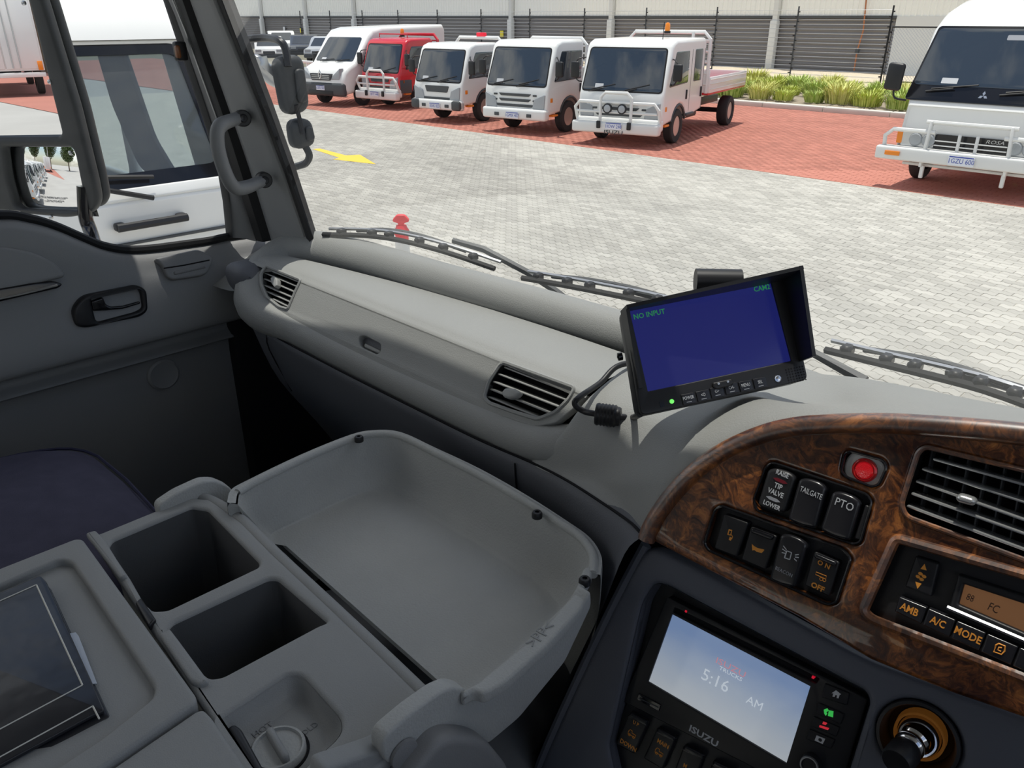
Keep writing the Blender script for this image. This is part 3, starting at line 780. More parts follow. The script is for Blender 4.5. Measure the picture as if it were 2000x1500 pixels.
t.part('windscreen', plate(fb, rpoly([(-W / 2 + .09, -hb / 2 + .25), (W / 2 - .09, -hb / 2 + .25), (W / 2 - .19, hb / 2 - .08), (-W / 2 + .19, hb / 2 - .08)], .07), (), 0, .018, .003), MT['wglass'])
t.part('permit_card', plate(fb, rrect(-.56, -hb / 2 + .33, .24, .09, .01), (), .018, .02), MT['white_ink'])
t.part('sun_strip', plate(fb, rrect(.18, hb / 2 - .22, .30, .08, .02), (), .018, .02), MT['steelcol'])
lg = M()
for a in (90, 210, 330):
    c, s = cos(radians(a)), sin(radians(a)); q = .075
    lg.join(plate(fb, [(0, 0), (q * .5 * c - q * .29 * s, q * .5 * s + q * .29 * c), (q * c, q * s), (q * .5 * c + q * .29 * s, q * .5 * s - q * .29 * c)], (), .012, .02))
lg.tf(Matrix.Translation(fb.p(0, -hb / 2 + .12) - fb.p(0, 0)))
t.part('badge', lg, MT['silver'], smooth=0)
wipers(t, fb, [(-.86, -hb / 2 + .14, .75, .14), (.22, -hb / 2 + .14, .75, .14)])
for s in (1, -1):
    for i in range(4): t.part('side_window', plate(sidefr(W / 2 * .955, s), rpoly(sq([(1.0 + i * 1.35, 1.5), (2.25 + i * 1.35, 1.5), (2.25 + i * 1.35, 2.2), (1.0 + i * 1.35, 2.2)], s)[::s], .08), (), -.08, .012, .003), MT['wglass'])
    x0 = s * .80
    hl = t.part('headlamp', plate(FRONT.off(-.02), rrect(x0, .78, .52, .24, .03), (), -.05, .012, .008), MT['silver'])
    for dx in (-.02, .16):
        t.part('lamp_lens', lathe([(.105, .0), (.085, .022), (.0001, .028)], Fr((x0 + s * -.07 + (dx - .07) * 1.1, 0.0, .78), (1, 0, 0), (0, -1, 0)), 18), MT['lens'], hl)
    t.part('indicator_lamp', plate(FRONT.off(-.02), rrect(s * 1.09, .80, .09, .2, .02), (), -.05, .016, .006), MT['orange'], hl)
    wheel(t, s * (W / 2 - .16), 1.1, .38, s=s); wheel(t, s * (W / 2 - .16), 5.2, .38, s=s)
    t.part('bumper_lamp', box((s * 1.07, -.245, .565), (.24, .02, .07), .008), MT['orange'])
gl = t.part('grille', plate(FRONT.off(-.02), rrect(0, .78, 1.06, .22, .02), (), -.03, .008), MT['gloss'])
for z in (.72, .79): t.part('grille_bar', box((0, -.005, z), (1.06, .03, .018), .004), MT['wpaint'], gl)
t.part('grille_lettering', text('ROSA', FRONT.off(-.008), .34, .84, .075, .006, sx=1.4, shear=.25), MT['silver'], gl, smooth=0)
y = -.14
b = t.part('bull_bar', tube([(-1.27, y + .05, .60), (-1.27, y, .82), (-1.15, y, .93), (-.5, y, .93)], .035, 8), MT['bullbar'])
t.part('bar_tube', tube([(.5, y, .93), (1.15, y, .93), (1.27, y, .82), (1.27, y + .05, .60)], .035, 8), MT['bullbar'], b)
t.part('bar_tube', tube([(-.66, y, 1.08), (.66, y, 1.08)], .032, 8), MT['bullbar'], b)
for s in (1, -1):
    t.part('bar_plate', box((s * .60, y, .74), (.045, .10, .72), .015, rot=Matrix.Rotation(s * -.06, 4, 'Y')), MT['bullbar'], b)
    t.part('bar_post', box((s * .13, y, .78), (.045, .05, .30), .012), MT['bullbar'], b)
    t.part('bar_foot', box((s * .60, y + .04, .30), (.06, .06, .2), .015), MT['bullbar'], b)
t.part('bumper_beam', box((0, -.10, .56), (2.72, .26, .21), .035, 3), MT['bullbar'], b)
t.part('lower_tube', tube([(-.95, -.02, .40), (.95, -.02, .40)], .025, 8), MT['bullbar'], b)
numplate(t, FRONT.off(.24), 0, .55, '1GZU 600')
for s in (1, -1):
    mb_ = t.part('door_mirror', box((s * (W / 2 + .15), -.05, 1.72), (.27, .10, .42), .05, 3, rot=Matrix.Rotation(.06, 4, 'Y')), MT['black'])
    t.part('mirror_arm', tube([(s * (W / 2 + .13), -.05, 1.53), (s * (W / 2 + .10), -.03, 1.40), (s * (W / 2 - .04), .10, 1.36)], .017, 6, sm=3), MT['black'], mb_)
# --- parked cars far left
def car(name, label, base, rz, paint, L=4.5, H=1.6, W=1.8, sed=False):
    t = Thing(name, label, 'car', base, True, rz)
    k = H / 1.6
    p = [(L - .1, .35)] + arch(L - .85, .37, .32, 6) + arch(.85, .37, .32, 6) + [(.1, .3), (0, .6), (.1, .85 * k), (1.05, 1.0 * k), (1.75, 1.52 * k), (2.3, 1.6 * k), (L - (1.2 if sed else .6), 1.56 * k), (L - .2, 1.1 * k), (L, .9 * k)]
    t.part('body', plate(SIDE, p, (), -W / 2, W / 2, .09, 3), paint, smooth=35)
    f = slope((1.05, 1.0 * k), (1.75, 1.52 * k))
    t.part('windscreen', plate(f, rpoly([(-W * .42, -.40), (W * .42, -.40), (W * .36, .38), (-W * .36, .38)], .06), (), -.01, .008), MT['wglass'])
    for s in (1, -1):
        t.part('side_window', plate(sidefr(W / 2, s), rpoly(sq([(1.35, 1.02 * k), (L - .7, 1.04 * k), (L - 1.0, 1.46 * k), (1.95, 1.48 * k)], s)[::s], .05), (), -.02, .008), MT['wglass'])
        t.part('headlamp', plate(FRONT, rpoly([(s * .62 - .18, .66), (s * .62 + .18, .66), (s * .62 + .18, .8), (s * .62 - .18, .8)], .04), (), -.1, .0, .01), MT['lens'])
        for y in (.85, L - .85): wheel(t, s * (W / 2 - .1), y, .33, s=s)
    t.part('grille', plate(FRONT, rrect(0, .62, .7, .16, .04), (), -.1, .006), MT['grey_trim'])
    t.part('bumper', box((0, .06, .42), (W - .05, .2, .22), .06), MT['grey_trim'])
    return t
dk = mat('dark_car_paint', (.06, .065, .075), .25, coat=.4); sv = mat('silver_car_paint', (.52, .54, .56), .3, .3, coat=.4); tan = mat('sand_car_paint', (.60, .52, .38), .4)
def gz(u, v): p = onZ(u, v, 0); return (p.x, p.y, 0)
car('parked_car', 'white estate car parked at the far left, nearest the warehouse', gz(556, 112), radians(62), MT['wpaint'], 4.7, 1.7, 1.85)
car('parked_car', 'silver car half hidden behind the white van', gz(622, 124), radians(40), sv, 4.5, 1.5, 1.8)
car('parked_car', 'dark car parked in front of the white estate car', gz(594, 117), radians(55), dk, 4.5, 1.5, 1.8)
car('parked_car', 'sand coloured off-road car beside the windscreen pillar', gz(462, 114), radians(75), tan, 4.4, 1.8, 1.8)
car('parked_car', 'small white hatchback right of the sand coloured car', gz(528, 124), radians(60), MT['wpaint'], 4.1, 1.5, 1.7)
# white rail fence by the van
rf = Thing('rail_fence', 'white post and rail fence left of the panel van', 'fence', gz(596, 190))
a = onZ(585, 178, 0); c = onZ(648, 186, 0); b_ = a + (c - a) * 1.4
for i in range(5):
    p = a + (b_ - a) * (i / 4); rf.part('post', box(p + V((0, 0, .55)), (.1, .1, 1.1), .01), MT['wpaint'])
for z in (.45, .8, 1.08): rf.part('rail', tube([a + V((0, -.06, z)), b_ + V((0, -.06, z))], .05, 6), MT['wpaint'])
# red and white bollard
p = onZ(790, 545, 0); B = Fr(p, (1, 0, 0), (0, 0, 1))
bo_ = Thing('bollard', 'red T-top bollard with white reflective sleeve beyond the dashboard', 'bollard', p)
hz = onY(787, 420, p.y).z
k = hz / 1.05
prof = lambda l: [(r, z * k) for r, z in l]
red = mat('bollard_red', (.85, .035, .05), .45)
bo_.part('shaft', lathe(prof([(.075, .06), (.07, .72), (.082, .74), (.082, .80), (.06, .85), (.055, .88)]), B, 20), red)
bo_.part('sleeve', lathe(prof([(.078, .3), (.078, .62), (.07, .63)]), B, 20), MT['wpaint'])
bo_.part('base', lathe(prof([(.2, 0), (.2, .05), (.08, .08)]), B, 20), MT['rubber'])
Bs = Fr(p, RT, (0, 0, 1))
bo_.part('handle', plate(Fr(p, RT, -V((FW.x, FW.y, 0))), rpoly([(-.03, .86 * k), (.03, .86 * k), (.03, .92 * k), (.085, .94 * k), (.085, .98 * k), (.04, 1.05 * k), (-.04, 1.05 * k), (-.085, .98 * k), (-.085, .94 * k), (-.03, .92 * k)], .02), (), -.03, .03, .012), red)
# ------------------------------------------------------------------ truck facing our side window
FY = .86
t = Thing('facing_truck', 'large white truck seen through the passenger window, facing the cab', 'truck', (-4.0, FY, 0), True, radians(90))
W = 2.36; A, B = (.0, 1.80), (.30, 2.50)
t.part('front_panel', plate(FRONT, rpoly([(-W / 2, .55), (W / 2, .55), (W / 2, 1.80), (-W / 2, 1.80)], [.1, .1, .02, .02]), (), -.06, 0, .02), MT['wpaint'])
t.part('panel_step', tube([(-W / 2 + .02, -.012, 1.60), (W / 2 - .02, -.012, 1.60)], .008, 6), MT['grey_trim'])
fa = slope(A, B); ha = math.hypot(.3, .7)
gp = rpoly([(-W / 2 + .10, -ha / 2 + .06), (W / 2 - .10, -ha / 2 + .06), (W / 2 - .14, ha / 2 - .02), (-W / 2 + .14, ha / 2 - .02)], .06)
t.part('windscreen_surround', plate(fa, rpoly([(-W / 2, -ha / 2), (W / 2, -ha / 2), (W / 2 - .03, ha / 2), (-W / 2 + .03, ha / 2)], .02), [gp], -.05, 0, .01), MT['wpaint'])
t.part('windscreen', plate(fa, rpoly([(-W / 2 + .09, -ha / 2 + .05), (W / 2 - .09, -ha / 2 + .05), (W / 2 - .13, ha / 2 - .01), (-W / 2 + .13, ha / 2 - .01)], .06), (), -.022, -.012), MT['vglass'])
gq = rpoly([(-W / 2 + .14, -ha / 2 + .13), (W / 2 - .14, -ha / 2 + .13), (W / 2 - .17, ha / 2 - .07), (-W / 2 + .17, ha / 2 - .07)], .05)
t.part('windscreen_band', plate(fa, gp, [gq], -.012, -.006), MT['gloss'])
roof = [(.27, 2.50), (.34, 2.62), (.50, 2.70), (.9, 2.74), (2.6, 2.74), (2.6, 2.5)]
t.part('roof', plate(SIDE, roof, (), -W / 2 + .02, W / 2 - .02, .07, 4), MT['wpaint'], smooth=50)
for s in (1, -1):
    dw = rpoly(sq([(.46, 1.62), (1.42, 1.62), (1.42, 2.47), (.74, 2.47)], s)[::s], .06); dw2 = rpoly(sq([(1.54, 1.66), (2.34, 1.66), (2.34, 2.42), (1.54, 2.42)], s)[::s], .06)
    t.part('side_panel', plate(sidefr(W / 2 - .06, s), rpoly(sq([(.0, .6), (2.6, .6), (2.6, 2.55), (.30, 2.55), (.0, 1.8)], s)[::s], .03), [dw, dw2], 0, .05, .02), MT['wpaint'])
    t.part('side_window', plate(sidefr(W / 2 - .04, s), dw, (), 0, .01), MT['glass']); t.part('rear_side_window', plate(sidefr(W / 2 - .04, s), dw2, (), 0, .01), MT['glass'])
    wheel(t, s * (W / 2 - .16), 1.2, .5, .28, s=s)
    st = t.part('seat', box((s * .52, 1.35, 1.45), (.5, .5, .16), .06), MT['tray'])
    t.part('seat_back', box((s * .52, 1.62, 1.85), (.48, .14, .66), .06, rot=Matrix.Rotation(-.15, 4, 'X')), MT['tray'], st)
    t.part('headrest', box((s * .52, 1.70, 2.27), (.28, .1, .2), .05), MT['tray'], st)
    t.part('headlamp', plate(FRONT, rrect(s * .85, .80, .4, .2, .05), (), -.02, .02, .008), MT['lens'])
t.part('back_wall', plate(Fr((0, 2.6, 0), (1, 0, 0), (0, -1, 0)), rpoly([(-W / 2 + .05, .6), (W / 2 - .05, .6), (W / 2 - .05, 2.55), (-W / 2 + .05, 2.55)], .03), [rrect(-.30, 2.08, 1.1, .52, .05)], 0, .05), MT['pillar'])
t.part('inner_trim', plate(sidefr(W / 2 - .10, 1), rpoly([(1.18, 2.48), (1.60, 2.48), (1.50, 2.1), (1.25, 1.75), (.80, 1.62), (.55, 1.62), (.95, 1.95)], .06), (), 0, .03, .01), MT['grey_trim'])
t.part('cab_floor', box((0, 1.3, .85), (W - .1, 2.5, .06)), MT['black'])
t.part('dashboard', box((0, .42, 1.62), (W - .2, .5, .26), .08), MT['mgrey'])
sw = Fr((-.52, .85, 1.78), (1, 0, 0), (0, -.9, .6))
t.part('steering_wheel', tube([sw.p(.22 * cos(a * pi / 12), .22 * sin(a * pi / 12)) for a in range(24)], .016, 8, closed=True), MT['black'])
for y0, l in ((-.55, .85), (.30, .85)):
    w = t.part('wiper', tube([fa.p(y0 + .35, -ha / 2 - .01, .03), fa.p(y0, -ha / 2 + .10, .05)], .012, 6), MT['black'])
    t.part('wiper_blade', tube([fa.p(y0 - l * .45, -ha / 2 + .14, .03), fa.p(y0, -ha / 2 + .13, .05), fa.p(y0 + l * .45, -ha / 2 + .09, .03)], .010, 5), MT['black'], w)
for s in (1, -1):
    h = t.part('grab_bar', tube([(s * .62 - .17, -.05, 1.69), (s * .62 + .17, -.05, 1.69)], .020, 8), MT['black'])
    for d in (-.15, .15): t.part('bar_mount', box((s * .62 + d, -.025, 1.69), (.05, .05, .04), .012), MT['black'], h)
t.part('grille', plate(FRONT, rrect(0, 1.05, 1.2, .34, .04), (), -.02, .01, .006), MT['grey_trim'])
t.part('bumper', box((0, -.04, .55), (W + .04, .3, .3), .06, 3), MT['wpaint'])
# its mirror set, seen through our windscreen
def onf(u, v, x=-3.62): p = onX(u, v, x); return (p.y - FY, -(p.x + 4.0), p.z)   # to the truck's own axes
MF = Fr(onf(565, 180), (1, 0, 0), (0, -1, 0))
def loc2(pts): return [(a[0] - MF.o.x, a[2] - MF.o.z) for a in (onf(*q) for q in pts)]
mm = t.part('mirror_head', plate(MF, rpoly(loc2([(531, 112), (585, 104), (600, 215), (553, 228)])[::-1], .06), (), -.05, .05, .035, 4), MT['mgrey'])
t.part('mirror_back_rib', plate(MF, rpoly(loc2([(562, 134), (580, 132), (590, 196), (570, 202)])[::-1], .03), (), .045, .07, .012, 3), MT['mgrey'], mm)
m2 = t.part('mirror_head', plate(MF, rpoly(loc2([(561, 234), (602, 229), (612, 282), (570, 294)])[::-1], .05), (), -.05, .05, .035, 4), MT['mgrey'])
t.part('mirror_back_rib', plate(MF, rpoly(loc2([(583, 246), (597, 244), (604, 270), (588, 275)])[::-1], .02), (), .045, .065, .01, 3), MT['mgrey'], m2)
t.part('mirror_arm', tube([onf(486, 76, -3.95), onf(520, 74, -3.8), onf(545, 79, -3.62), onf(557, 95, -3.58), onf(563, 130, -3.56)], .018, 8, sm=4), MT['black'])
t.part('mirror_arm', tube([onf(578, 205, -3.57), onf(585, 232, -3.57), onf(592, 262, -3.56)], .012, 6, sm=3), MT['black'])
t.part('mirror_arm', tube([onf(596, 285, -3.6), onf(604, 303, -3.6), onf(598, 318, -3.65), onf(580, 325, -3.75), onf(560, 331, -3.95)], .018, 8, sm=4), MT['mgrey'])
t.part('look_down_mirror', plate(Fr(onf(528, 140, -3.7), (1, 0, 0), (0, -1, 0)), [(a[0] - onf(528, 140, -3.7)[0], a[2] - onf(528, 140, -3.7)[2]) for a in (onf(u, v, -3.7) for u, v in rpoly([(488, 106), (500, 104), (556, 152), (561, 168), (552, 178), (528, 166), (498, 140)], 8))][::-1], (), -.06, .06, .05, 4), MT['silver'])
facing = t
# box truck and more trucks behind, seen in the door mirror
def boxtruck():
    t = Thing('box_truck', 'white box truck parked behind the cab, seen in the door mirror', 'truck', (0, 0, 0), True)
    t.part('box_body', box((0, 0, 2.1), (2.4, 6, 2.5), .03), mat('box_white', (.78, .76, .74), .4))
    for s in (1, -1):
        d = t.part('rear_door', box((s * .58, -3.02, 2.1), (1.12, .04, 2.36), .02), MT['wpaint'])
        for x in (.18, .42): t.part('locking_bar', tube([(s * (.05 + x), -3.06, .95), (s * (.05 + x), -3.06, 3.25)], .022, 6), MT['silver'], d)
        t.part('tail_lamp', box((s * 1.08, -3.05, 1.02), (.16, .05, .3), .02), MT['orange'])
        for y in (-1.9, 3.6): wheel(t, s * 1.0, y, .45, .25, s=s)
    t.part('rear_bumper', box((0, -3.0, .72), (2.4, .12, .16), .02), MT['wpaint'])
    t.part('chassis', box((0, 0.6, .75), (.9, 7, .2)), MT['black'])
    t.part('cab', box((0, 4.0, 1.6), (2.2, 1.7, 2.0), .12, 3), MT['wpaint'])
    t.part('cab_window', box((0, 4.4, 2.0), (2.22, .8, .6), .05), MT['wglass'])
    return t
# ================================================================== CAB SHELL
def Zd(d): return 2.6 + d
def P3(x, y, d): return V((x, y, 2.6 + d))
def WG(x, z): return .875 - .145 * ((x + .55) / .69) ** 2 - (z - 2.25) * .29     # windscreen surface
def onG(u, v, off=0):
    d = ray(u, v); t = .9
    for _ in range(40):
        p = EYE + d * t; e = p.y - WG(p.x, p.z) - off; t -= e / (d.y + .29 * d.z + .29 * 1.0 * (p.x + .55) / .69 ** 2 * d.x)
    return EYE + d * t
# roof, and an added unseen visor shaped to cut the sun
roof = M().join(box((-.45, -.35, 3.13), (2.3, 1.80, .06), .02))
single('ceiling', roof, MT['pillar'], 'grey cab roof lining above the seats', 'ceiling', kind='structure', base=(-.45, -.35, 3.1))
vs = Thing('added_visor', 'unseen visor added over the windscreen top to shade the cab', 'visor', (-.45, .7, 3.02))
SVX = .684
vis = lambda x: .024 * max(0, (-1.0 - x) / .24) + .062 * min(1, max(0, (x + .58) / .17))  # edge stepped to set where sunlight ends on dash and wood
vs.part('visor_blade', loft([[(-1.5 + i * .08, y - (vis(-1.5 + i * .08) if y > .6 else 0), z) for i in range(28)] for y, z in ((.50, 3.13), (.66, 3.10), (SVX, 3.02), (SVX, 3.0), (.65, 3.08), (.50, 3.11))]), MT['grey_trim'])
for x in (-1.2, -.5, .2): vs.part('visor_bracket', box((x, .56, 3.10), (.03, .08, .03), .01), MT['black'])
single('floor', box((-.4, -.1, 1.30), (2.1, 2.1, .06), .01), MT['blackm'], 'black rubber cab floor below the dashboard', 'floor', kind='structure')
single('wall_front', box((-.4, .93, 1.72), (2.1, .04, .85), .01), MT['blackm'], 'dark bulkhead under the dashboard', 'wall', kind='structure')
# windscreen
gx = [-1.235 + i * .1 for i in range(19)]
g1 = loft([[(x, WG(x, z), z) for x in gx] for z in (2.1, 2.3, 2.6, 2.9, 3.09)])
g2 = loft([[(x, WG(x, z) - .005, z) for x in gx] for z in (2.1, 2.3, 2.6, 2.9, 3.09)])
w1 = single('window_1', g1, MT['glass'], 'large clear curved windscreen', 'window', kind='structure')
# A pillar: lofted between long edge lines
def edge(pts, x):
    e = [onX(u, v, xx) for (u, v), xx in zip(pts, x if isinstance(x, (list, tuple)) else [x] * len(pts))]
    d = (e[0] - e[1]).normalized(); return [e[0] + d * .55] + e
E0 = edge([(347, 0), (421, 213), (455, 330), (500, 470)], -1.375)
E1 = edge([(357, 0), (432, 213), (468, 330), (512, 470)], -1.350)
E2 = edge([(371, 0), (447, 213), (487, 330), (530, 470)], -1.345)
E3 = edge([(380, 0), (455, 213), (496, 330), (541, 470)], -1.325)
E4 = edge([(400, 0), (483, 213), (527, 330), (575, 470)], -1.285)
E5 = edge([(416, 0), (502, 213), (547, 330), (596, 470)], -1.262)
E6 = edge([(424, 0), (509, 213), (553, 330), (600, 470)], -1.255)
E7 = edge([(446, 0), (527, 213), (569, 330), (614, 470)], -1.240)
E7b = [p + V((-.03, .025, 0)) for p in E7]; E0b = [p + V((-.06, .06, 0)) for p in E0]
tr = Thing('trim_1', 'grey moulded windscreen pillar beside the passenger door', 'pillar', (-1.3, .7, 2.2), kind='structure')
tr.part('pillar_cover', grid([E2, E3, E4, E5, [p + V((.0, .02, 0)) for p in E5]], 3, 3), MT['pillar'])
tr.part('door_weatherstrip', loft([E0b, E0, [(a + b) / 2 + V((.008, -.006, 0)) for a, b in zip(E0, E2)], E2, [p + V((-.02, .03, 0)) for p in E2]]), MT['rubber'])
tr.part('windscreen_seal', loft([[p + V((-.01, .02, 0)) for p in E5], E6, [(a + b) / 2 + V((.006, -.006, 0)) for a, b in zip(E6, E7)], E7, E7b]), MT['rubber'])
# grab handle
gh = Thing('grab_handle', 'grey curved grab handle screwed to the windscreen pillar', 'handle', onX(450, 300, -1.30))
hp = [onX(478, 228, -1.292), onX(455, 234, -1.275), onX(432, 244, -1.262), onX(424, 262, -1.258), onX(428, 300, -1.258), onX(442, 342, -1.258), onX(458, 366, -1.262), onX(480, 366, -1.268), onX(503, 357, -1.275), onX(521, 350, -1.283)]
gh.part('grip', tube(hp, [.0105, .0105, .0115, .0115, .0115, .0115, .0115, .0115, .0105, .0105], 12, sm=5), mat('handle_plastic', (.20, .205, .21), .5, bump=(900, .1)))
for u, v in ((475, 231), (517, 352)):
    f = Fr(onX(u, v, -1.272), (0, 1, 0), (1, -.35, .1))
    q = gh.part('end_pad', lathe([(.0135, -.02), (.0135, -.002), (.0115, .001), (.0001, .001)], f, 20), MT['black'])
    gh.part('screw', lathe([(.007, 0), (.007, .0025), (.005, .004), (.0022, .0035), (.0001, .0025)], f, 12), MT['screw'], q)
# ------------------------------------------------------------------ passenger door
door = Thing('door_1', 'grey moulded passenger door with window and black pull handle', 'door', (-1.42, .45, 1.4), kind='structure')
SILL = [onX(u, v, -1.42) for u, v in ((0, 428), (60, 434), (110, 448), (160, 469), (205, 487), (250, 495), (300, 493), (360, 485), (415, 477), (447, 470), (500, 462), (560, 452))]
SILL = [V((-1.42, -.35, SILL[0].z + .02)), V((-1.42, .0, SILL[0].z + .015)), V((-1.42, .18, SILL[0].z + .008))] + SILL + [V((-1.42, .90, SILL[-1].z - .05))]
prof_d = [(-1.50, -.03, 0), (-1.455, -.004, 0), (-1.435, .0, 0), (-1.415, -.008, 0), (-1.402, -.03, 0), (-1.393, None, -.425), (-1.380, None, -.475), (-1.374, None, -.505), (-1.380, None, -.525), (-1.428, None, -.537), (-1.432, None, -.555), (-1.418, None, -.566), (-1.416, None, -.572), (-1.438, None, -.584), (-1.44, None, -.70), (-1.44, None, -1.0), (-1.43, None, -1.3)]
rows = []
for x, rel, ab in prof_d:
    rows.append([V((x, p.y, p.z + rel if rel is not None else min(2.6 + ab, p.z - .035) if ab > -.43 else 2.6 + ab)) for p in SILL])
door.part('panel', grid(rows, 4, 3), MT['door'], smooth=60)
# window frame, front upright
F0 = edge([(322, 0), (405, 250), (428, 330), (440, 400), (446, 462)], -1.43)
F1 = edge([(329, 0), (412, 250), (434, 330), (446, 400), (452, 464)], -1.415)
F2 = edge([(336, 0), (418, 228), (442, 330), (462, 400), (478, 466)], -1.40)
F3 = edge([(346, 0), (424, 216), (458, 330), (480, 400), (502, 472)], -1.39)
door.part('window_channel', loft([[p + V((-.03, .01, 0)) for p in F0], F0, [p + V((.006, 0, 0)) for p in F1], F1]), MT['rubber'])
door.part('window_frame', grid([F1, F2, F3, [p + V((-.03, .02, 0)) for p in F3]], 3, 2), MT['door'])
door.part('frame_light_line', tube([onX(337, 0, -1.392), onX(362, 62, -1.392), onX(424, 234, -1.392)], .0016, 5), MT['silver'])  # thin line of light along the frame, modelled as a silver strip
ck = door.part('frame_clip', box(onX(352, 100, -1.385), (.014, .02, .03), .004), MT['black'])
door.part('clip_lens', box(onX(347, 101, -1.38), (.01, .008, .02), .003), mat('brown_lens', (.25, .09, .03), .3), ck)
door.part('sill_seal', tube([p + V((-.012, 0, .004)) for p in SILL[:-2]], .008, 8, sm=4), MT['rubber'])
wz = [p for p in SILL if p.y < .7]
gl = M().add([(-1.448, -.35, 2.2), (-1.448, .72, 2.1), (-1.448, .60, 2.75), (-1.448, .55, 3.08), (-1.448, -.35, 3.08)], [(0, 1, 2, 3, 4)])
door.part('window_glass', gl, MT['glass'], smooth=0)
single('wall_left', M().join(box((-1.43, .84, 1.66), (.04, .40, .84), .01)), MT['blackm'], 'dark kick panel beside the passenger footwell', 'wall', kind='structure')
single('wall_right', M().join(box((.78, -.1, 1.79), (.05, 2.1, 1.12), .01)), MT['door'], 'driver side door lining', 'wall', kind='structure')
door.part('outer_skin', M().join(box((-1.50, -.05, 1.72), (.03, 1.45, .95), .012)), MT['wpaint'])
DF = Fr((-1.383, .45, 2.13), (0, 1, 0), (1, 0, .10))
ho = rpoly(DF.q([(138, 604), (160, 577), (268, 556), (284, 566), (287, 606), (272, 618), (165, 640), (146, 636)])[::-1], .012)
hi = rpoly(DF.q([(174, 583), (258, 560), (273, 567), (277, 601), (262, 609), (186, 629)])[::-1], .008)
bz = door.part('handle_bezel', plate(DF, ho, [hi], -.012, .008, .005, 3), MT['black'])
door.part('handle_recess', plate(DF, ho, (), -.034, -.012, .003), MT['gloss'], bz)
door.part('handle_lever', plate(DF, rpoly(DF.q([(176, 588), (200, 580), (206, 594), (216, 599), (240, 597), (272, 588), (273, 593), (240, 603), (206, 606), (180, 607)])[::-1], .003), (), -.006, .004, .003, 3), MT['gloss'], bz)
door.part('recess_screw', lathe([(.006, -.012), (.006, -.008), (.003, -.007), (.0001, -.009)], Fr(DF.w(238, 583), DF.u, DF.n), 14), MT['screw'], bz)
AF = Fr(onX(360, 515, -1.395), (0, 1, 0), (1, -.05, .42))
ac = door.part('ashtray_lid', plate(AF, rpoly(AF.q([(300, 506), (384, 488), (410, 499), (415, 508), (403, 535), (390, 540), (335, 548), (324, 541), (317, 521)])[::-1], .006), (), -.02, .0075, .004, 3), MT['door'])
door.part('lid_line', tube([AF.w(320, 524, .008), AF.w(360, 518, .008), AF.w(409, 508, .008)], .0012, 5), MT['blackm'], ac)
door.part('lid_pull', plate(AF, rpoly(AF.q([(336, 532), (398, 519), (400, 525), (338, 539)])[::-1], .003), (), .005, .011, .003), MT['door'], ac)
pf = Fr(onX(319, 731, -1.438), (0, 1, 0), (1, 0, 0))
door.part('round_plug', lathe([(.031, -.004), (.030, .003), (.026, .006), (.023, .0045), (.0001, .005)], pf, 32), MT['door'])
SF_ = Fr(onX(60, 530, -1.392), (0, 1, 0), (1, 0, .12))
door.part('speaker_cover', plate(SF_, rpoly(SF_.q([(-160, 470), (-60, 476), (0, 481), (60, 491), (104, 511), (131, 540), (0, 569), (-160, 605)])[::-1], .012), (), -.02, .006, .005, 3), MT['door'])
cs = door.part('pull_slot', plate(SF_, rpoly(SF_.q([(-160, 585), (0, 562), (60, 552), (105, 549), (121, 554), (112, 562), (60, 574), (0, 588), (-160, 625)])[::-1], .006), (), -.02, .008, .003), MT['gloss'])
door.part('slot_strip', tube([SF_.w(-160, 613, .008), SF_.w(0, 583, .008), SF_.w(60, 570, .008), SF_.w(112, 557, .008)], .0022, 6, sm=3), MT['chrome'], cs)
# ------------------------------------------------------------------ passenger door mirror outside
Rm = onX(150, 200, -1.78)
vd = (Rm - EYE).normalized()
nm = (V((-.20, -.975, -.082)).normalized() - vd).normalized()
QM = Fr(Rm, RT, nm)
dm = Thing('door_mirror', 'big black double door mirror outside the passenger window', 'mirror', QM.w(120, 420))
def orient(p): 
    a = sum(p[i - 1][0] * p[i][1] - p[i][0] * p[i - 1][1] for i in range(len(p))); return p if a > 0 else p[::-1]
mo = rpoly(orient(QM.q([(62, -90), (93, 2), (156, 207), (192, 355), (198, 392), (186, 414), (138, 424), (20, 413), (-90, 396), (-90, -90)])), .02)
h1 = rpoly(orient(QM.q([(-80, -80), (40, -80), (66, 12), (127, 258), (122, 265), (-80, 268)])), .006)
h2 = rpoly(orient(QM.q([(14, 286), (146, 286), (153, 300), (172, 397), (166, 409), (47, 406), (36, 397), (22, 345)])), .012)
dm.part('housing', plate(QM, mo, [h1, h2], -.012, .012, .009, 3), MT['mgrey'])
dm.part('housing_back', plate(QM, rpoly(orient(QM.q([(58, -85), (88, 5), (150, 207), (186, 355), (192, 390), (182, 408), (138, 417), (20, 407), (-85, 392), (-85, -85)])), .02), (), -.046, -.022, .012, 4), MT['mgrey'])
dm.part('flat_mirror', plate(QM, rpoly(orient(QM.q([(-84, -84), (48, -84), (74, 12), (135, 258), (126, 271), (-84, 274)])), .006), (), -.014, -.009), MT['mirror'], smooth=0)
cc = QM.at(95, 345); N_ = 28; RC = .52
nm2 = (V((-.27, -.96, -.10)).normalized() - (QM.w(95, 345) - EYE).normalized()).normalized()
QC = Fr(QM.w(95, 345, -.003), QM.u, nm2)
hw, hh_ = .095, .080
def bulge(a, b): return (a * a + b * b) / (2 * RC)
dm.part('convex_mirror', loft([[QC.p(-hw + 2 * hw * i / N_, -hh_ + 2 * hh_ * j / N_, -bulge(-hw + 2 * hw * i / N_, -hh_ + 2 * hh_ * j / N_)) for i in range(N_ + 1)] for j in range(N_ + 1)]), MT['mirror'], smooth=80)
def stext(px, s, size, **k): return text(s, QC.off(.0004), *QC.off(.0004).at(*px), size, .0003, **k)
ink = mat('mirror_ink', (.16, .17, .18), .6)
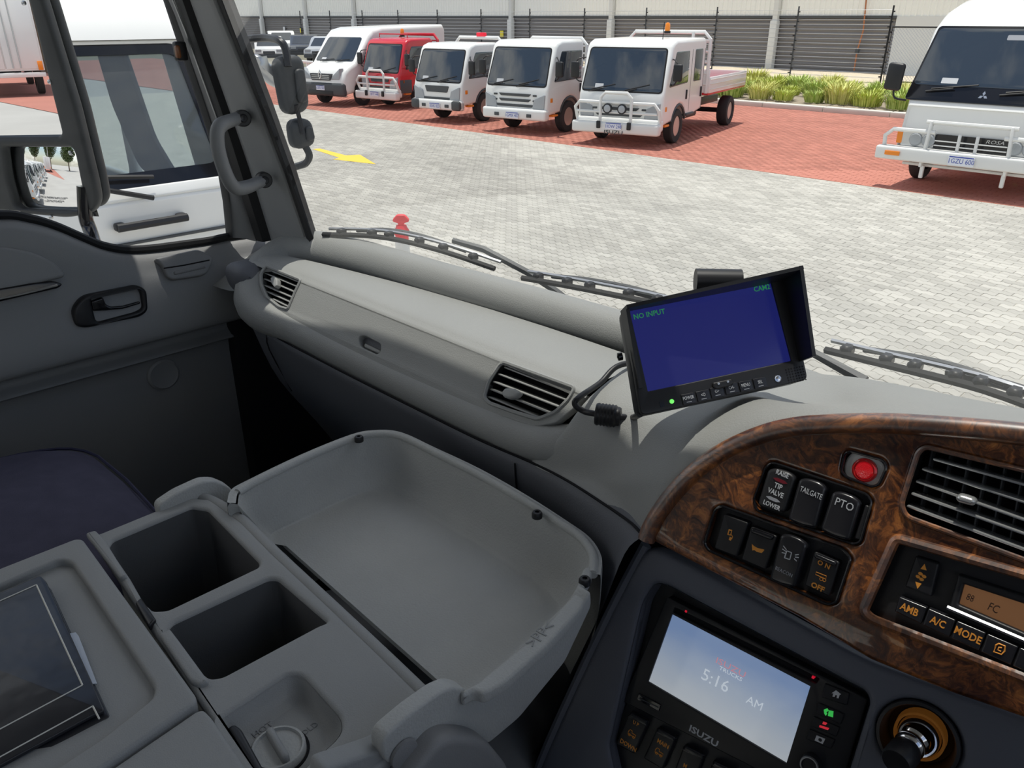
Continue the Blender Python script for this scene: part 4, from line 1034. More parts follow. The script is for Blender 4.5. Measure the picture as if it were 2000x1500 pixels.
tx = stext((100, 387), 'OBJECTS IN MIRROR ARE CLOSER', .0052, sx=.95).join(stext((104, 394), 'THAN THEY APPEAR', .0052, sx=.95))
dm.part('warning_lettering', tx, ink, smooth=0)
for u, v in ((56, 6), (106, 159), (146, 297), (176, 409), (108, 422), (26, 411)):
    dm.part('screw', lathe([(.0045, .010), (.0045, .0135), (.002, .0145), (.0001, .013)], Fr(QM.w(u, v), QM.u, QM.n), 10), MT['silver'])
b0 = onX(167, 422, -1.80); dm.part('mirror_arm', tube([b0 + V((0, .01, .06)), b0, onX(176, 450, -1.79), onX(186, 484, -1.74), onX(196, 540, -1.62)], .014, 10, sm=4), MT['gloss'])
dm.part('mirror_arm', tube([onX(40, 424, -1.78), onX(0, 421, -1.78), onX(-60, 424, -1.70)], .012, 8, sm=3), MT['mgrey'])
# what the door mirror sees: box truck and the row of trucks behind
bt = boxtruck()
refl = lambda u, v: (lambda d: d - QM.n * 2 * d.dot(QM.n))(ray(u, v).normalized())
def mirror_ground(u, v, dist):
    p0 = QM.w(u, v); d = refl(u, v); h = V((d.x, d.y, 0)).normalized(); return p0 + h * dist
hq = refl(16, 178)
q = QM.w(16, 178); q = q + hq * (-q.z / hq.z); bt.o.location = (q.x, q.y, 0); bt.o.rotation_euler = (0, 0, math.atan2(hq.y, hq.x) - pi / 2 - .03)
def mirror_hit(u, v):
    p0 = QM.w(u, v); d = refl(u, v); return p0 + d * (-p0.z / d.z)
ra_, rb_ = mirror_hit(-60, 186), mirror_hit(140, 226); hd = V((hq.x, hq.y, 0)).normalized() * 30
single('red_bay_paving', M().add([V((p.x, p.y, -.015)) for p in (ra_ + (ra_ - rb_) * 3, rb_ + (rb_ - ra_) * .6, rb_ + (rb_ - ra_) * .6 + hd, ra_ + (ra_ - rb_) * 3 + hd)], [(0, 1, 2, 3)]), MT['redfar'], 'red paved bay under the box truck, seen in the door mirror', 'ground', kind='structure')
labs = ['first', 'second', 'third', 'fourth', 'fifth', 'sixth']
for i in range(6):
    dup(single4.o, (-4.9 - i * .62, -3.6 - i * 3.2, 0), radians(76), 'white truck %s behind the facing truck, only seen in the door mirror' % labs[i], 'trucks seen in the door mirror')
# ------------------------------------------------------------------ wipers outside the glass
def wiper(label, blade, arm, pivot=None):
    B = [onG(u, v, .022) for u, v in blade]; A = [onG(u, v, .040) for u, v in arm]
    t = Thing('windscreen_wiper', label, 'wiper', min(A, key=lambda p: p.z))
    ab = t.part('wiper_arm', tube(A, [.0075] + [.006] * (len(A) - 2) + [.005], 6), MT['grey_trim'])
    n = len(B); rub = t.part('wiper_blade', tube([p + V((0, -.010, -.002)) for p in B], .0045, 5, sm=3), MT['rubber'])
    br = M().join(tube([p + V((0, .004, .006)) for p in B], .0028, 5, sm=3))
    t.part('blade_spine', br, MT['silver'], rub)
    L = catmull(B, 8)
    cl = M()
    for f in (.12, .3, .42, .6, .72, .88):
        p = L[int(f * (len(L) - 1))]; cl.join(box(p + V((0, -.003, .002)), (.014, .016, .012), .003, 1))
    t.part('blade_clips', cl, MT['black'], rub)
    bow = catmull([L[int(f * (len(L) - 1))] + V((0, .008, h)) for f, h in ((.18, .003), (.4, .007), (.6, .007), (.82, .003))], 5)
    t.part('blade_bridge', tube(bow, .004, 6), MT['grey_trim'], rub)
    return t
wiper('windscreen wiper at the left, crossing the red bollard', [(640, 454), (720, 456), (790, 465), (880, 488), (975, 520)], [(1140, 612), (1085, 568), (1030, 532), (985, 508), (945, 487), (885, 470)])
wiper('middle windscreen wiper behind the monitor', [(1028, 538), (1100, 550), (1190, 567), (1300, 590), (1400, 622)], [(1690, 745), (1590, 690), (1480, 640), (1380, 606), (1290, 583), (1225, 566)])
wiper('windscreen wiper at the right of the monitor', [(1620, 676), (1720, 700), (1830, 726), (1930, 752), (2040, 790)], [(2300, 930), (2150, 830), (2040, 775), (1950, 748), (1850, 727)])
# ================================================================== DASHBOARD
dash = Thing('dashboard', 'grey moulded dashboard with raised front lip and wood-trimmed centre', 'dashboard', (-.6, .75, 1.5))
lip = [(-.30, .815, -.400, .034), (-.45, .815, -.392, .033), (-.57, .808, -.388, .032), (-.75, .797, -.386, .032), (-.92, .783, -.385, .032), (-1.05, .776, -.386, .034), (-1.17, .768, -.388, .036), (-1.255, .756, -.392, .039), (-1.302, .728, -.402, .041), (-1.306, .688, -.418, .042), (-1.286, .648, -.437, .041), (-1.255, .621, -.455, .038), (-1.208, .613, -.466, .032), (-1.12, .616, -.468, .026), (-.95, .616, -.470, .025), (-.78, .616, -.470, .025), (-.62, .616, -.468, .025), (-.555, .618, -.462, .025), (-.52, .628, -.452, .024)]
dash.part('rim_roll', tube([P3(a, b, c) for a, b, c, r in lip], [r for *_, r in lip], 16, sm=5), MT['dash'], smooth=80)
# end cap towards the door
ec = Fr(P3(-1.315, .70, -.475), (0, 1, 0), (-1, 0, 0))
dash.part('end_cap', plate(ec, rpoly([(-.10, -.08), (.16, -.08), (.16, .02), (.03, .02), (-.05, .0), (-.095, -.03)], .04), (), -.06, .03, .03, 4), MT['dash_low'])
dash.part('corner_fill', grid([[P3(-1.40, .60, -.45), P3(-1.32, .62, -.45), P3(-1.25, .66, -.42)], [P3(-1.40, .70, -.41), P3(-1.32, .72, -.41), P3(-1.22, .75, -.395)], [P3(-1.40, .80, -.385), P3(-1.28, .82, -.385), P3(-1.14, .80, -.375)], [P3(-1.40, .92, -.42), P3(-1.26, .90, -.42), P3(-1.10, .86, -.41)]], 4, 4), MT['dash'])
dash.part('front_skirt', loft([[P3(a, b + o, c - d) for a, b, c, r in lip[:9]] for o, d in ((.015, -.02), (.03, .02), (.06, .12))]), MT['dash'])
# padded top cover with its front face
crease = .655
def shelf_row(x): 
    b = .752 - .10 * max(0, (-x - .95)) ** 1.6 * 1.0
    return b
xs = [-1.29, -1.26, -1.23, -1.21, -1.18, -1.1, -1.0, -.9, -.8, -.7, -.62, -.56, -.52]
FF = Fr(P3(-.9, .6415, -.3945), (1, 0, 0), (0, -.818, .575))
def cov(x):
    yb = .765 - .055 * max(0, (-x - .62) / .6) ** 2
    r = [P3(x, yb, -.3905), P3(x, yb - (yb - .672) * .5, -.3865), P3(x, .672, -.3855), P3(x, .662, -.3862), P3(x, .653, -.3885), P3(x, .6465, -.3925)]
    q = FF.p(x + .9, -.003, 0); r += [V((x, FF.p(0, 0.002, 0).y, FF.p(0, .002, 0).z)), q]
    return r
def cut(x):  # right end follows the seam behind the monitor
    return x
dash.part('top_cover', loft([cov(x) for x in xs]), MT['dash'], smooth=60)
fo = rpoly(orient(FF.q([(1145, 740), (1150, 757), (1122, 796), (1085, 826), (1040, 834), (985, 815), (925, 799), (700, 692), (575, 630), (532, 603), (508, 570), (503, 540), (518, 512), (548, 512)])), .006)
top = FF.at(548, 512); 
lv = rpoly(orient(FF.q([(521, 520), (588, 547), (577, 570), (563, 604), (546, 599), (523, 581), (512, 556), (511, 536)])), .004)
rv = rpoly(orient(FF.q([(985, 707), (1123, 757), (1112, 778), (1085, 805), (1050, 819), (1002, 804), (955, 787), (946, 776), (955, 745), (976, 713)])), .005)
la = rpoly(orient(FF.q([(700, 657), (712, 655), (744, 672), (743, 687), (735, 692), (702, 676)])), .006)
fo = [(a, min(b, .0005)) for a, b in fo]
dash.part('glove_face', plate(FF, fo, [lv, rv, la], -.012, .0, .0015, 2), MT['dash'], smooth=50)
lt = dash.part('glove_latch', plate(FF, la, (), -.014, -.010), MT['dash_low'])
dash.part('latch_flap', plate(FF, rpoly(orient(FF.q([(708, 668), (740, 683), (738, 690), (706, 676)])), .003), (), -.011, -.004, .002), MT['dash'], lt)
def slat(fr, a, b, dep=.016, th=.0022, tilt=.22, h=-.003):
    A = fr.at(*a, h); B = fr.at(*b, h); m = ((A[0] + B[0]) / 2, (A[1] + B[1]) / 2); l = math.hypot(B[0] - A[0], B[1] - A[1])
    rot = Matrix.Rotation(math.atan2(B[1] - A[1], B[0] - A[0]), 4, 'Z') @ Matrix.Rotation(tilt, 4, 'X')
    bx = box((0, 0, -dep / 2), (l, th, dep), th * .45, 2); bx.tf(fr.m @ Matrix.Translation((m[0], m[1], h)) @ rot); return bx
def vent(par, fr, hole, slats, knob, name='air_vent', rimw=.0025, matn='dash', slm='silvergrey', tilt=.22):
    v = par.part(name, plate(fr, hole, (), -.040, -.034), MT['blackm'])
    wall = loft([[fr.p(a, b, -.001) for a, b in hole], [fr.p(a, b, -.036) for a, b in hole]], True)
    par.part('vent_wall', wall, MT['black'], v)
    par.part('vent_rim', tube([fr.p(a, b, .0005) for a, b in hole], rimw, 6, closed=True), MT[matn], v)
    for a, b in slats: par.part('slat', slat(fr, a, b, tilt=tilt), MT[slm], v)
    if knob: par.part('vent_knob', knob, MT[slm], v)
    return v
MT['silvergrey'] = mat('vent_plastic', (.34, .345, .335), .5)
MT['slatdark'] = mat('centre_vent_plastic', (.16, .165, .165), .4)
k1 = plate(FF, rpoly(orient(FF.q([(533, 545), (540, 541), (546, 548), (546, 560), (541, 564), (535, 556)])), .002), (), -.004, .006, .002, 3)
vent(dash, FF, lv, [((521, 523), (584, 549)), ((516, 533), (580, 560)), ((514, 544), (576, 571)), ((513, 556), (572, 582)), ((519, 569), (568, 591)), ((530, 583), (564, 600))], k1)
k2 = plate(FF, rpoly(orient(FF.q([(985, 768), (992, 760), (1010, 761), (1021, 769), (1013, 778), (1000, 781), (988, 778)])), .003), (), -.004, .007, .003, 3)
vent(dash, FF, rv, [((984, 717), (1116, 768)), ((972, 730), (1105, 781)), ((962, 745), (1092, 795)), ((957, 760), (1072, 806)), ((953, 775), (1048, 814))], k2)
# lower dash and glove box
S = [(-1.30, .66, -.47), (-1.28, .615, -.482), (-1.2, .600, -.487), (-1.0, .598, -.490), (-.8, .598, -.490), (-.66, .598, -.489), (-.565, .598, -.484), (-.50, .589, -.477), (-.43, .572, -.470), (-.385, .555, -.462), (-.362, .542, -.458)]
D1 = [(-1.30, .66, -.50), (-1.28, .62, -.51), (-1.2, .603, -.515), (-1.0, .600, -.52), (-.8, .600, -.52), (-.66, .598, -.52), (-.565, .594, -.515), (-.50, .583, -.505), (-.43, .562, -.50), (-.390, .542, -.487), (-.372, .528, -.478)]
D2 = [(-1.30, .70, -.60), (-1.28, .655, -.61), (-1.2, .635, -.615), (-1.0, .63, -.62), (-.8, .63, -.62), (-.66, .625, -.62), (-.565, .615, -.61), (-.50, .597, -.60), (-.44, .568, -.59), (-.405, .535, -.575), (-.388, .515, -.555)]
D3 = [(-1.30, .78, -.75), (-1.28, .74, -.76), (-1.2, .73, -.77), (-1.0, .72, -.77), (-.8, .71, -.77), (-.66, .70, -.76), (-.565, .67, -.75), (-.50, .62, -.74), (-.45, .57, -.72), (-.425, .52, -.69), (-.408, .485, -.65)]
D4 = [(-1.30, .88, -1.0), (-1.28, .86, -1.0), (-1.2, .85, -1.0), (-1.0, .84, -1.0), (-.8, .83, -1.0), (-.66, .80, -1.0), (-.565, .76, -1.0), (-.50, .68, -.95), (-.46, .60, -.92), (-.445, .53, -.86), (-.432, .455, -.76)]
mk = lambda R: [P3(*a) for a in R]
up_ = [P3(a, b + .03, c + .012) for a, b, c in S]
dash.part('lower_panel', grid([up_, mk(S), mk(D1), mk(D2), mk(D3), mk(D4)], 4, 4), MT['dash_low'], smooth=70)
dash.part('panel_seam', tube([P3(-.587, .592, -.492), P3(-.588, .595, -.52), P3(-.592, .606, -.57), P3(-.595, .62, -.62)], .0012, 5, sm=3), MT['blackm'])
dash.part('panel_seam', tube([P3(-1.19, .598, -.490), P3(-1.19, .599, -.52), P3(-1.192, .632, -.61)], .0012, 5, sm=3), MT['blackm'])
dash.part('seam_line', tube([P3(a, b - .001, c + .001) for a, b, c in S[1:]], .0016, 5, sm=5), MT['blackm'])
# centre cowl sweeping up around the wood panel
WP = P3(-.286, .5525, -.4745) + V((.1, -.945, .36)).normalized() * .010
_w = Fr(WP, (1, 0, 0), (.05, -.95, .33)); _a = _w.w(1505, 905); _b = _w.w(1702, 985)
WF = Fr(WP, _b - _a, (.05, -.95, .33))
Apx = [(1262, 1054), (1274, 1024), (1297, 988), (1325, 953), (1365, 915), (1420, 878), (1490, 848), (1550, 834), (1610, 829), (1690, 827), (1770, 829), (1950, 843), (2230, 875)]
A0 = [WF.w(u, v, .001) for u, v in Apx]
Bq = [P3(-.359, .541, -.456), P3(-.43, .572, -.470), P3(-.50, .589, -.477), P3(-.565, .598, -.484), P3(-.53, .605, -.44), P3(-.512, .638, -.392), P3(-.508, .72, -.370), P3(-.50, .80, -.364), P3(-.417, .80, -.362), onY(1580, 727, .80), onY(1700, 741, .79), onY(2000, 799, .76), P3(.02, .75, -.288)]
rowsC = []
ctr = WF.w(1900, 1000)
for i, (a, b) in enumerate(zip(A0, Bq)):
    d = b - a; ln = d.length
    s = min(1, i / 3) * (1 if i < 7 else .55)
    back = V((0, .012, 0)) * s
    if i <= 5: m1 = a + d * .12 + V((-.004, .0, .003)) * s; m2 = a + d * .5 + V((.0, .012, -.010)) * s; m3 = a + d * .82 + V((0, .004, -.006)) * s
    else: q_ = -.016 if i < 9 else (-.008 if i == 9 else .002); m1 = a + d * .14 + V((0, .0, .006)); m2 = a + d * .5 + V((0, .0, q_)); m3 = a + d * .82 + V((0, 0, q_ * .5))
    rowsC.append([a + WF.n * -.02, a, m1, m2, m3, b, b + (V((0, .05, -.03)) if i > 6 else V((.0, .02, -.012)))])
Rt = [[r[j] for r in rowsC] for j in range(7)]
dash.part('centre_cowl', grid(Rt, 5, 4), MT['dash'], smooth=80)
# ------------------------------------------------------------------ wood fascia
wt = Thing('wood_fascia', 'glossy burl walnut centre panel with switches and air vent', 'fascia', WF.w(1700, 1100))
wo = orient(WF.q([(1264, 1052), (1274, 1026), (1297, 990), (1325, 955), (1365, 917), (1420, 880), (1490, 850), (1550, 836), (1610, 831), (1690, 829), (1770, 831), (1950, 845), (2230, 877), (2420, 960), (2400, 1560), (2000, 1404), (1850, 1352), (1700, 1290), (1560, 1207), (1400, 1124), (1290, 1066)]))
ub = rpoly(orient(WF.q([(1509, 903), (1693, 965), (1703, 980), (1680, 1059), (1667, 1063), (1479, 997), (1472, 976), (1496, 912)])), .003)
lb = rpoly(orient(WF.q([(1409, 988), (1646, 1072), (1662, 1091), (1633, 1176), (1616, 1181), (1383, 1074), (1376, 1061), (1396, 995)])), .003)
rl = rpoly(orient(WF.q([(1660, 881), (1723, 898), (1732, 913), (1717, 946), (1704, 951), (1652, 931), (1643, 920), (1650, 887)])), .003)
vh = rpoly(orient(WF.q([(1808, 872), (2085, 938), (2098, 958), (2062, 1105), (2045, 1110), (1770, 1009), (1760, 985), (1793, 883)])), .006)
ch = rpoly(orient(WF.q([(1750, 1050), (2330, 1215), (2290, 1450), (2000, 1325), (1703, 1209), (1686, 1192)])), .005)
wt.part('panel', plate(WF, wo, [ub, lb, rl, vh, ch], -.016, .0, .0045, 4), MT['wood'], smooth=50)
for nm_, hpoly, r in (('bay_rim', ub, .0011), ('bay_rim', lb, .0013), ('bay_rim', rl, .0012), ('vent_surround', vh, .0022), ('control_surround', ch, .0042)):
    wt.part(nm_, tube([WF.p(a, b, .0002) for a, b in hpoly], r, 8, closed=True), MT['woodrim'] if r > .0015 else MT['gloss'])
wt.part('edge_roll', tube([WF.w(u, v, .000) for u, v in Apx], .0085, 14, sm=4), MT['woodrim'])
for bay in (ub, lb): wt.part('switch_bay', plate(WF, bay, (), -.022, -.0085, .001), MT['black'])
wt.part('lamp_backing', plate(WF, rl, (), -.030, -.012), MT['gloss'])
# warning lamp
LF = Fr(WF.w(1690, 918, -.004), WF.u, WF.n)
wl = wt.part('warning_lamp', lathe([(.0170, -.010), (.0170, -.002), (.0150, .0), (.0095, .0005)], LF, 28), mat('pale_washer', (.62, .62, .60), .45, .2), label='chrome ring with glowing red lens')
wt.part('lamp_bezel', lathe([(.0100, -.001), (.0098, .003), (.0082, .0042), (.0078, .003)], LF, 24), mat('red_rim', (.45, .02, .02), .15), wl)
wt.part('lamp_lens', lathe([(.0079, .002), (.006, .0045), (.0001, .0055)], LF, 24), mat('red_lens', (.75, .01, .02), .25, emit=(1, .01, .02), es=.16, bump=(2600, 1, 1)), wl)
def rocker(q, carling=False, mt='black', h0=-.010, h1=.0005):
    a, b, c, d = [V(p) for p in WF.q(q)]
    out = [d, c, b, a]
    if carling:
        n = (b - a); t = (a - d).normalized() * n.length * .12
        out = [d, d + (c - d) * .5 - t * .5, c, b, a + n * .72 + t, a + n * .28 + t, a]
        o = rpoly([tuple(p) for p in out], .0035); m = plate(WF, o, (), h0, h1 + .004, .003, 3)
        return m
    return plate(WF, rpoly([tuple(p) for p in out], .002), (), h0, h1, .0016, 3)
def wtext(px, s, size, h=.0046, **k): return text(s, WF.off(h), *WF.off(h).at(*px), size, .0003, **k)
def lens(px, w, hgt, h): 
    a, b = WF.off(h).at(*px); return plate(WF.off(h), [(a - w, b), (a - w * .5, b + hgt), (a + w * .5, b + hgt), (a + w, b), (a + w * .5, b - hgt), (a - w * .5, b - hgt)], (), 0, .0004)
H1 = .0047
r = wt.part('rocker_switch', rocker([(1503, 916), (1557, 932), (1535, 1001), (1482, 986)], True), MT['black'])
wt.part('switch_lettering', wtext((1528, 926), 'RAISE', .0058, H1, sx=.8, bold=.0001).join(wtext((1520, 950), 'TIP', .0062, H1, sx=.85, bold=.0001)).join(wtext((1515, 963), 'VALVE', .0062, H1, sx=.8, bold=.0001)).join(wtext((1507, 987), 'LOWER', .0056, H1, sx=.8, bold=.0001)), MT['white_ink'], r, smooth=0)
wt.part('switch_lens', lens((1524, 939), .0065, .0014, H1), mat('dark_red_lens', (.16, .01, .02), .3), r); wt.part('switch_lens', lens((1510, 975), .0065, .0014, H1), MT['steelcol'], r)
MT['gloss2'] = mat('rocker_black', (.014, .014, .017), .25)
r = wt.part('rocker_switch', rocker([(1563, 935), (1617, 952), (1596, 1032), (1541, 1014)], True), MT['gloss2'])
wt.part('switch_lettering', wtext((1584, 963), 'TAILGATE', .0066, H1, sx=.64), MT['white_ink'], r, smooth=0)
r = wt.part('rocker_switch', rocker([(1628, 960), (1684, 981), (1662, 1056), (1604, 1034)], True), MT['gloss2'])
wt.part('switch_lettering', wtext((1649, 986), 'PTO', .0095, H1, sx=.85), MT['white_ink'], r, smooth=0)
wt.part('blank_filler', rocker([(1690, 985), (1699, 989), (1680, 1056), (1668, 1052)]), MT['black'])
r = wt.part('rocker_switch', rocker([(1414, 1004), (1462, 1021), (1439, 1088), (1395, 1071)]), MT['black'])
ph = plate(WF, rpoly(orient(WF.q([(1424, 1033), (1431, 1035), (1428, 1046), (1421, 1044)])), .0006), [orient(WF.q([(1425.5, 1036), (1429, 1037), (1427, 1044), (1423.5, 1043)]))], .0005, .0008)
ph.join(tube([WF.w(1428, 1044, .0006), WF.w(1431, 1048, .0006), WF.w(1429, 1053, .0006)], .0005, 4)).join(plate(WF, orient(WF.q([(1426, 1048), (1430, 1050), (1428, 1056), (1424, 1054)])), (), .0005, .0008))
wt.part('switch_symbol', ph, MT['amber'], r, smooth=0)
r = wt.part('rocker_switch', rocker([(1467, 1028), (1518, 1047), (1495, 1113), (1448, 1093)]), MT['black'])
wt.part('switch_ridge', rocker([(1471, 1030), (1514, 1046), (1510, 1055), (1468, 1039)], h1=.004), MT['gloss2'], r)
wt.part('switch_symbol', plate(WF, orient(WF.q([(1469, 1062), (1473, 1066), (1480, 1070), (1493, 1073), (1493, 1075), (1488, 1080), (1478, 1077), (1474, 1074), (1470, 1075)])), (), .0005, .0008), MT['amber'], r, smooth=0)
r = wt.part('rocker_switch', rocker([(1527, 1043), (1580, 1063), (1556, 1147), (1505, 1130)], True), MT['gloss2'])
bs = plate(WF, rpoly(orient(WF.q([(1540, 1073), (1551, 1077), (1547, 1092), (1535, 1088)])), .0008), [orient(WF.q([(1541.5, 1075), (1549, 1078), (1546, 1090), (1537.5, 1087)]))], H1, H1 + .0004)
for (a, b) in (((1530, 1066), (1536, 1074)), ((1528, 1072), (1535, 1077)), ((1527, 1079), (1534, 1081)), ((1553, 1084), (1560, 1083)), ((1553, 1088), (1560, 1089)), ((1551, 1091), (1556, 1096))): bs.join(tube([WF.w(*a, H1), WF.w(*b, H1)], .0005, 4))
wt.part('switch_symbol', bs, MT['white_ink'], r, smooth=0)
wt.part('switch_lettering', wtext((1531, 1117), 'BEACON', .0046, H1, sx=.85), MT['steelcol'], r, smooth=0)
r = wt.part('rocker_switch', rocker([(1591, 1077), (1640, 1098), (1620, 1165), (1571, 1143)]), MT['black'])
wt.part('switch_ridge', rocker([(1594, 1079), (1637, 1097), (1634, 1106), (1592, 1088)], h1=.004), MT['gloss2'], r)
wt.part('switch_lettering', wtext((1609, 1103), 'O N', .0058, .0008, bold=.0001).join(wtext((1597, 1147), 'OFF', .0064, .0008, bold=.0002)), MT['amber'], r, smooth=0)
tk = tube([WF.w(u, v, .0008) for u, v in ((1594, 1117), (1614, 1125), (1613, 1131), (1593, 1122))], .0004, 4, closed=True)
for u, v in ((1604, 1131), (1610, 1133)): tk.join(tube([Fr(WF.w(u, v, .0008), WF.u, WF.n).p(.0013 * cos(a * pi / 5), .0013 * sin(a * pi / 5)) for a in range(10)], .0003, 4, closed=True))
wt.part('switch_symbol', tk, MT['amber'], r, smooth=0)
# centre vent
kn = plate(WF, rpoly(orient(WF.q([(1868, 970), (1876, 962), (1892, 966), (1906, 971), (1911, 979), (1904, 987), (1888, 983), (1874, 979)])), .002), (), -.004, .009, .004, 3)
def L2(a, b, ext=2090): s = (b[1] - a[1]) / (b[0] - a[0]); return (a, (ext, a[1] + s * (ext - a[0])))

MT['slat'] = mat('slat_edge', (.50, .51, .51), .22, .6)
vv = vent(wt, WF, vh, [L2((1822, 897), (2000, 947), 2086), L2((1800, 916), (2000, 981), 2078), L2((1788, 940), (2000, 1016), 2070), L2((1779, 964), (2000, 1043), 2062), L2((1770, 988), (2000, 1074), 2054)], kn, rimw=.0016, matn='woodrim', slm='slat', tilt=.05)
for i in range(8):
    u0 = 1810 + i * 36; wt.part('guide_vane', plate(WF, orient(WF.q([(u0, 872 + i * 9), (u0 + 3, 873 + i * 9), (u0 - 25, 1010 + i * 12), (u0 - 28, 1009 + i * 12)])), (), -.034, -.020), MT['grey_trim'], vv)
# ------------------------------------------------------------------ climate control
cu = Thing('climate_control', 'black climate control unit with amber lettered buttons and small display', 'control panel', WF.w(1880, 1200))
cu.part('housing', plate(WF, ch, (), -.022, -.010, .001), MT['black'])
cq = lambda *q: rpoly(orient(WF.off(-.006).q(q)), .002)
b = cu.part('fan_rocker', plate(WF, cq((1789, 1085), (1836, 1100), (1820, 1166), (1768, 1146)), (), -.012, -.004, .002), MT['black'])
fs_ = plate(WF.off(-.004), orient(WF.off(-.004).q([(1806, 1101), (1810, 1114), (1798, 1111)])), (), 0, .0004).join(plate(WF.off(-.004), orient(WF.off(-.004).q([(1788, 1136), (1800, 1140), (1792, 1150)])), (), 0, .0004))
for a in range(4):
    c_ = WF.off(-.004).at(1799, 1126); an = a * pi / 2 + .5; fs_.join(plate(WF.off(-.004), circ(c_[0] + .0022 * cos(an), c_[1] + .0022 * sin(an), .0017, 10, .0013), (), 0, .0004))
cu.part('fan_symbol', fs_, MT['amber'], b, smooth=0)
btn = [((1757, 1164), (1812, 1186), (1800, 1219), (1748, 1194), 'AMB', (1776, 1191)), ((1814, 1187), (1868, 1210), (1855, 1245), (1802, 1220), 'A/C', (1832, 1216)), ((1870, 1211), (1927, 1235), (1913, 1271), (1857, 1246), 'MODE', (1890, 1241)), ((1929, 1236), (1990, 1262), (1975, 1299), (1915, 1272), None, (1954, 1268)), ((1992, 1263), (2060, 1291), (2045, 1328), (1977, 1300), None, None)]
for a, b_, c, d, s, tp in btn:
    B_ = cu.part('button', plate(WF, rpoly(orient(WF.off(-.004).q([a, b_, c, d])), .0012), (), -.012, -.002, .0016, 3), MT['gloss2'])
    if s: cu.part('button_lettering', text(s, WF.off(-.002), *WF.off(-.002).at(*tp), .0082, .0003, sx=.8, bold=.00015), MT['amber'], B_, smooth=0)
    elif tp:
        f = WF.off(-.002); q = tube([f.w(u, v, .0002) for u, v in ((1945, 1260), (1951, 1257), (1963, 1262), (1962, 1272), (1956, 1278), (1941, 1273))], .0006, 4, closed=True)
        q.join(tube([f.w(u, v, .0002) for u, v in ((1957, 1265), (1951, 1264), (1949, 1269), (1955, 1272))], .0006, 4)); cu.part('button_symbol', q, MT['amber'], B_, smooth=0)
dp = cu.part('display_frame', plate(WF, rpoly(orient(WF.off(-.005).q([(1872, 1121), (2130, 1205), (2110, 1300), (1853, 1190)])), .002), [rpoly(orient(WF.off(-.005).q([(1884, 1141), (2110, 1215), (2094, 1275), (1873, 1180)])), .001)], -.012, -.003, .002), MT['black'])
cu.part('display', plate(WF, orient(WF.off(-.008).q([(1880, 1137), (2115, 1212), (2098, 1280), (1870, 1182)])), (), -.010, -.007), mat('amber_lcd', (.20, .105, .055), .3, emit=(.55, .25, .10), es=.16), dp)
cu.part('display_lettering', text('FC', WF.off(-.007), *WF.off(-.007).at(1940, 1188), .009, .0002, sx=.7, shear=.1).join(text('88', WF.off(-.007), *WF.off(-.007).at(1895, 1168), .0075, .0002, sx=.7)), mat('lcd_ink', (.06, .03, .02), .5), dp, smooth=0)
cu.part('chrome_strip', tube([WF.w(1850, 1186, -.003), WF.w(2112, 1298, -.003)], .0018, 6), MT['silver'], dp)
# ================================================================== CENTRE STACK
SP = P3(-.248, .526, -.559)
SN = (.1, -.945, .38)
_w = Fr(SP, (1, 0, 0), SN)
SF = Fr(SP, _w.w(1582, 1341) - _w.w(1312, 1200), SN)
sk = Thing('centre_stack', 'dark blue-grey plastic centre stack below the wood panel', 'console panel', SF.w(1500, 1500))
so = rpoly(orient(SF.q([(1262, 1060), (1400, 1130), (1690, 1291), (2000, 1402), (2300, 1515), (2300, 1900), (950, 1800), (1058, 1488), (1128, 1330), (1205, 1170)])), [.004, .002, .002, .002, .002, .002, .002, .02, .02, .02])
rec = rpoly(orient(SF.q([(1276, 1140), (1300, 1143), (1690, 1352), (1698, 1372), (1640, 1560), (1210, 1560), (1188, 1458), (1252, 1180)])), .006)
ltc = SF.at(1792, 1444)
sk.part('panel', plate(SF, so, [rec, circ(ltc[0], ltc[1], .0305, 40)], -.02, 0, .006, 3), MT['stack'], smooth=50)
sk.part('recess_floor', plate(SF, rec, (), -.032, -.026), MT['black'])
sk.part('recess_wall', loft([[SF.p(a, b, -.003) for a, b in rec], [SF.p(a, b, -.028) for a, b in rec]], True), MT['stack'])
sk.part('panel_edge', tube([SF.w(u, v, -.006) for u, v in ((1262, 1064), (1205, 1172), (1128, 1332), (1058, 1490), (1010, 1640))], .006, 8, sm=4), MT['stack'])
sk.part('side_skirt', loft([[SF.w(u, v, h) for u, v in ((1262, 1064), (1205, 1172), (1128, 1332), (1058, 1490), (1010, 1640))] for h in (-.006, -.10)]), MT['stack'])
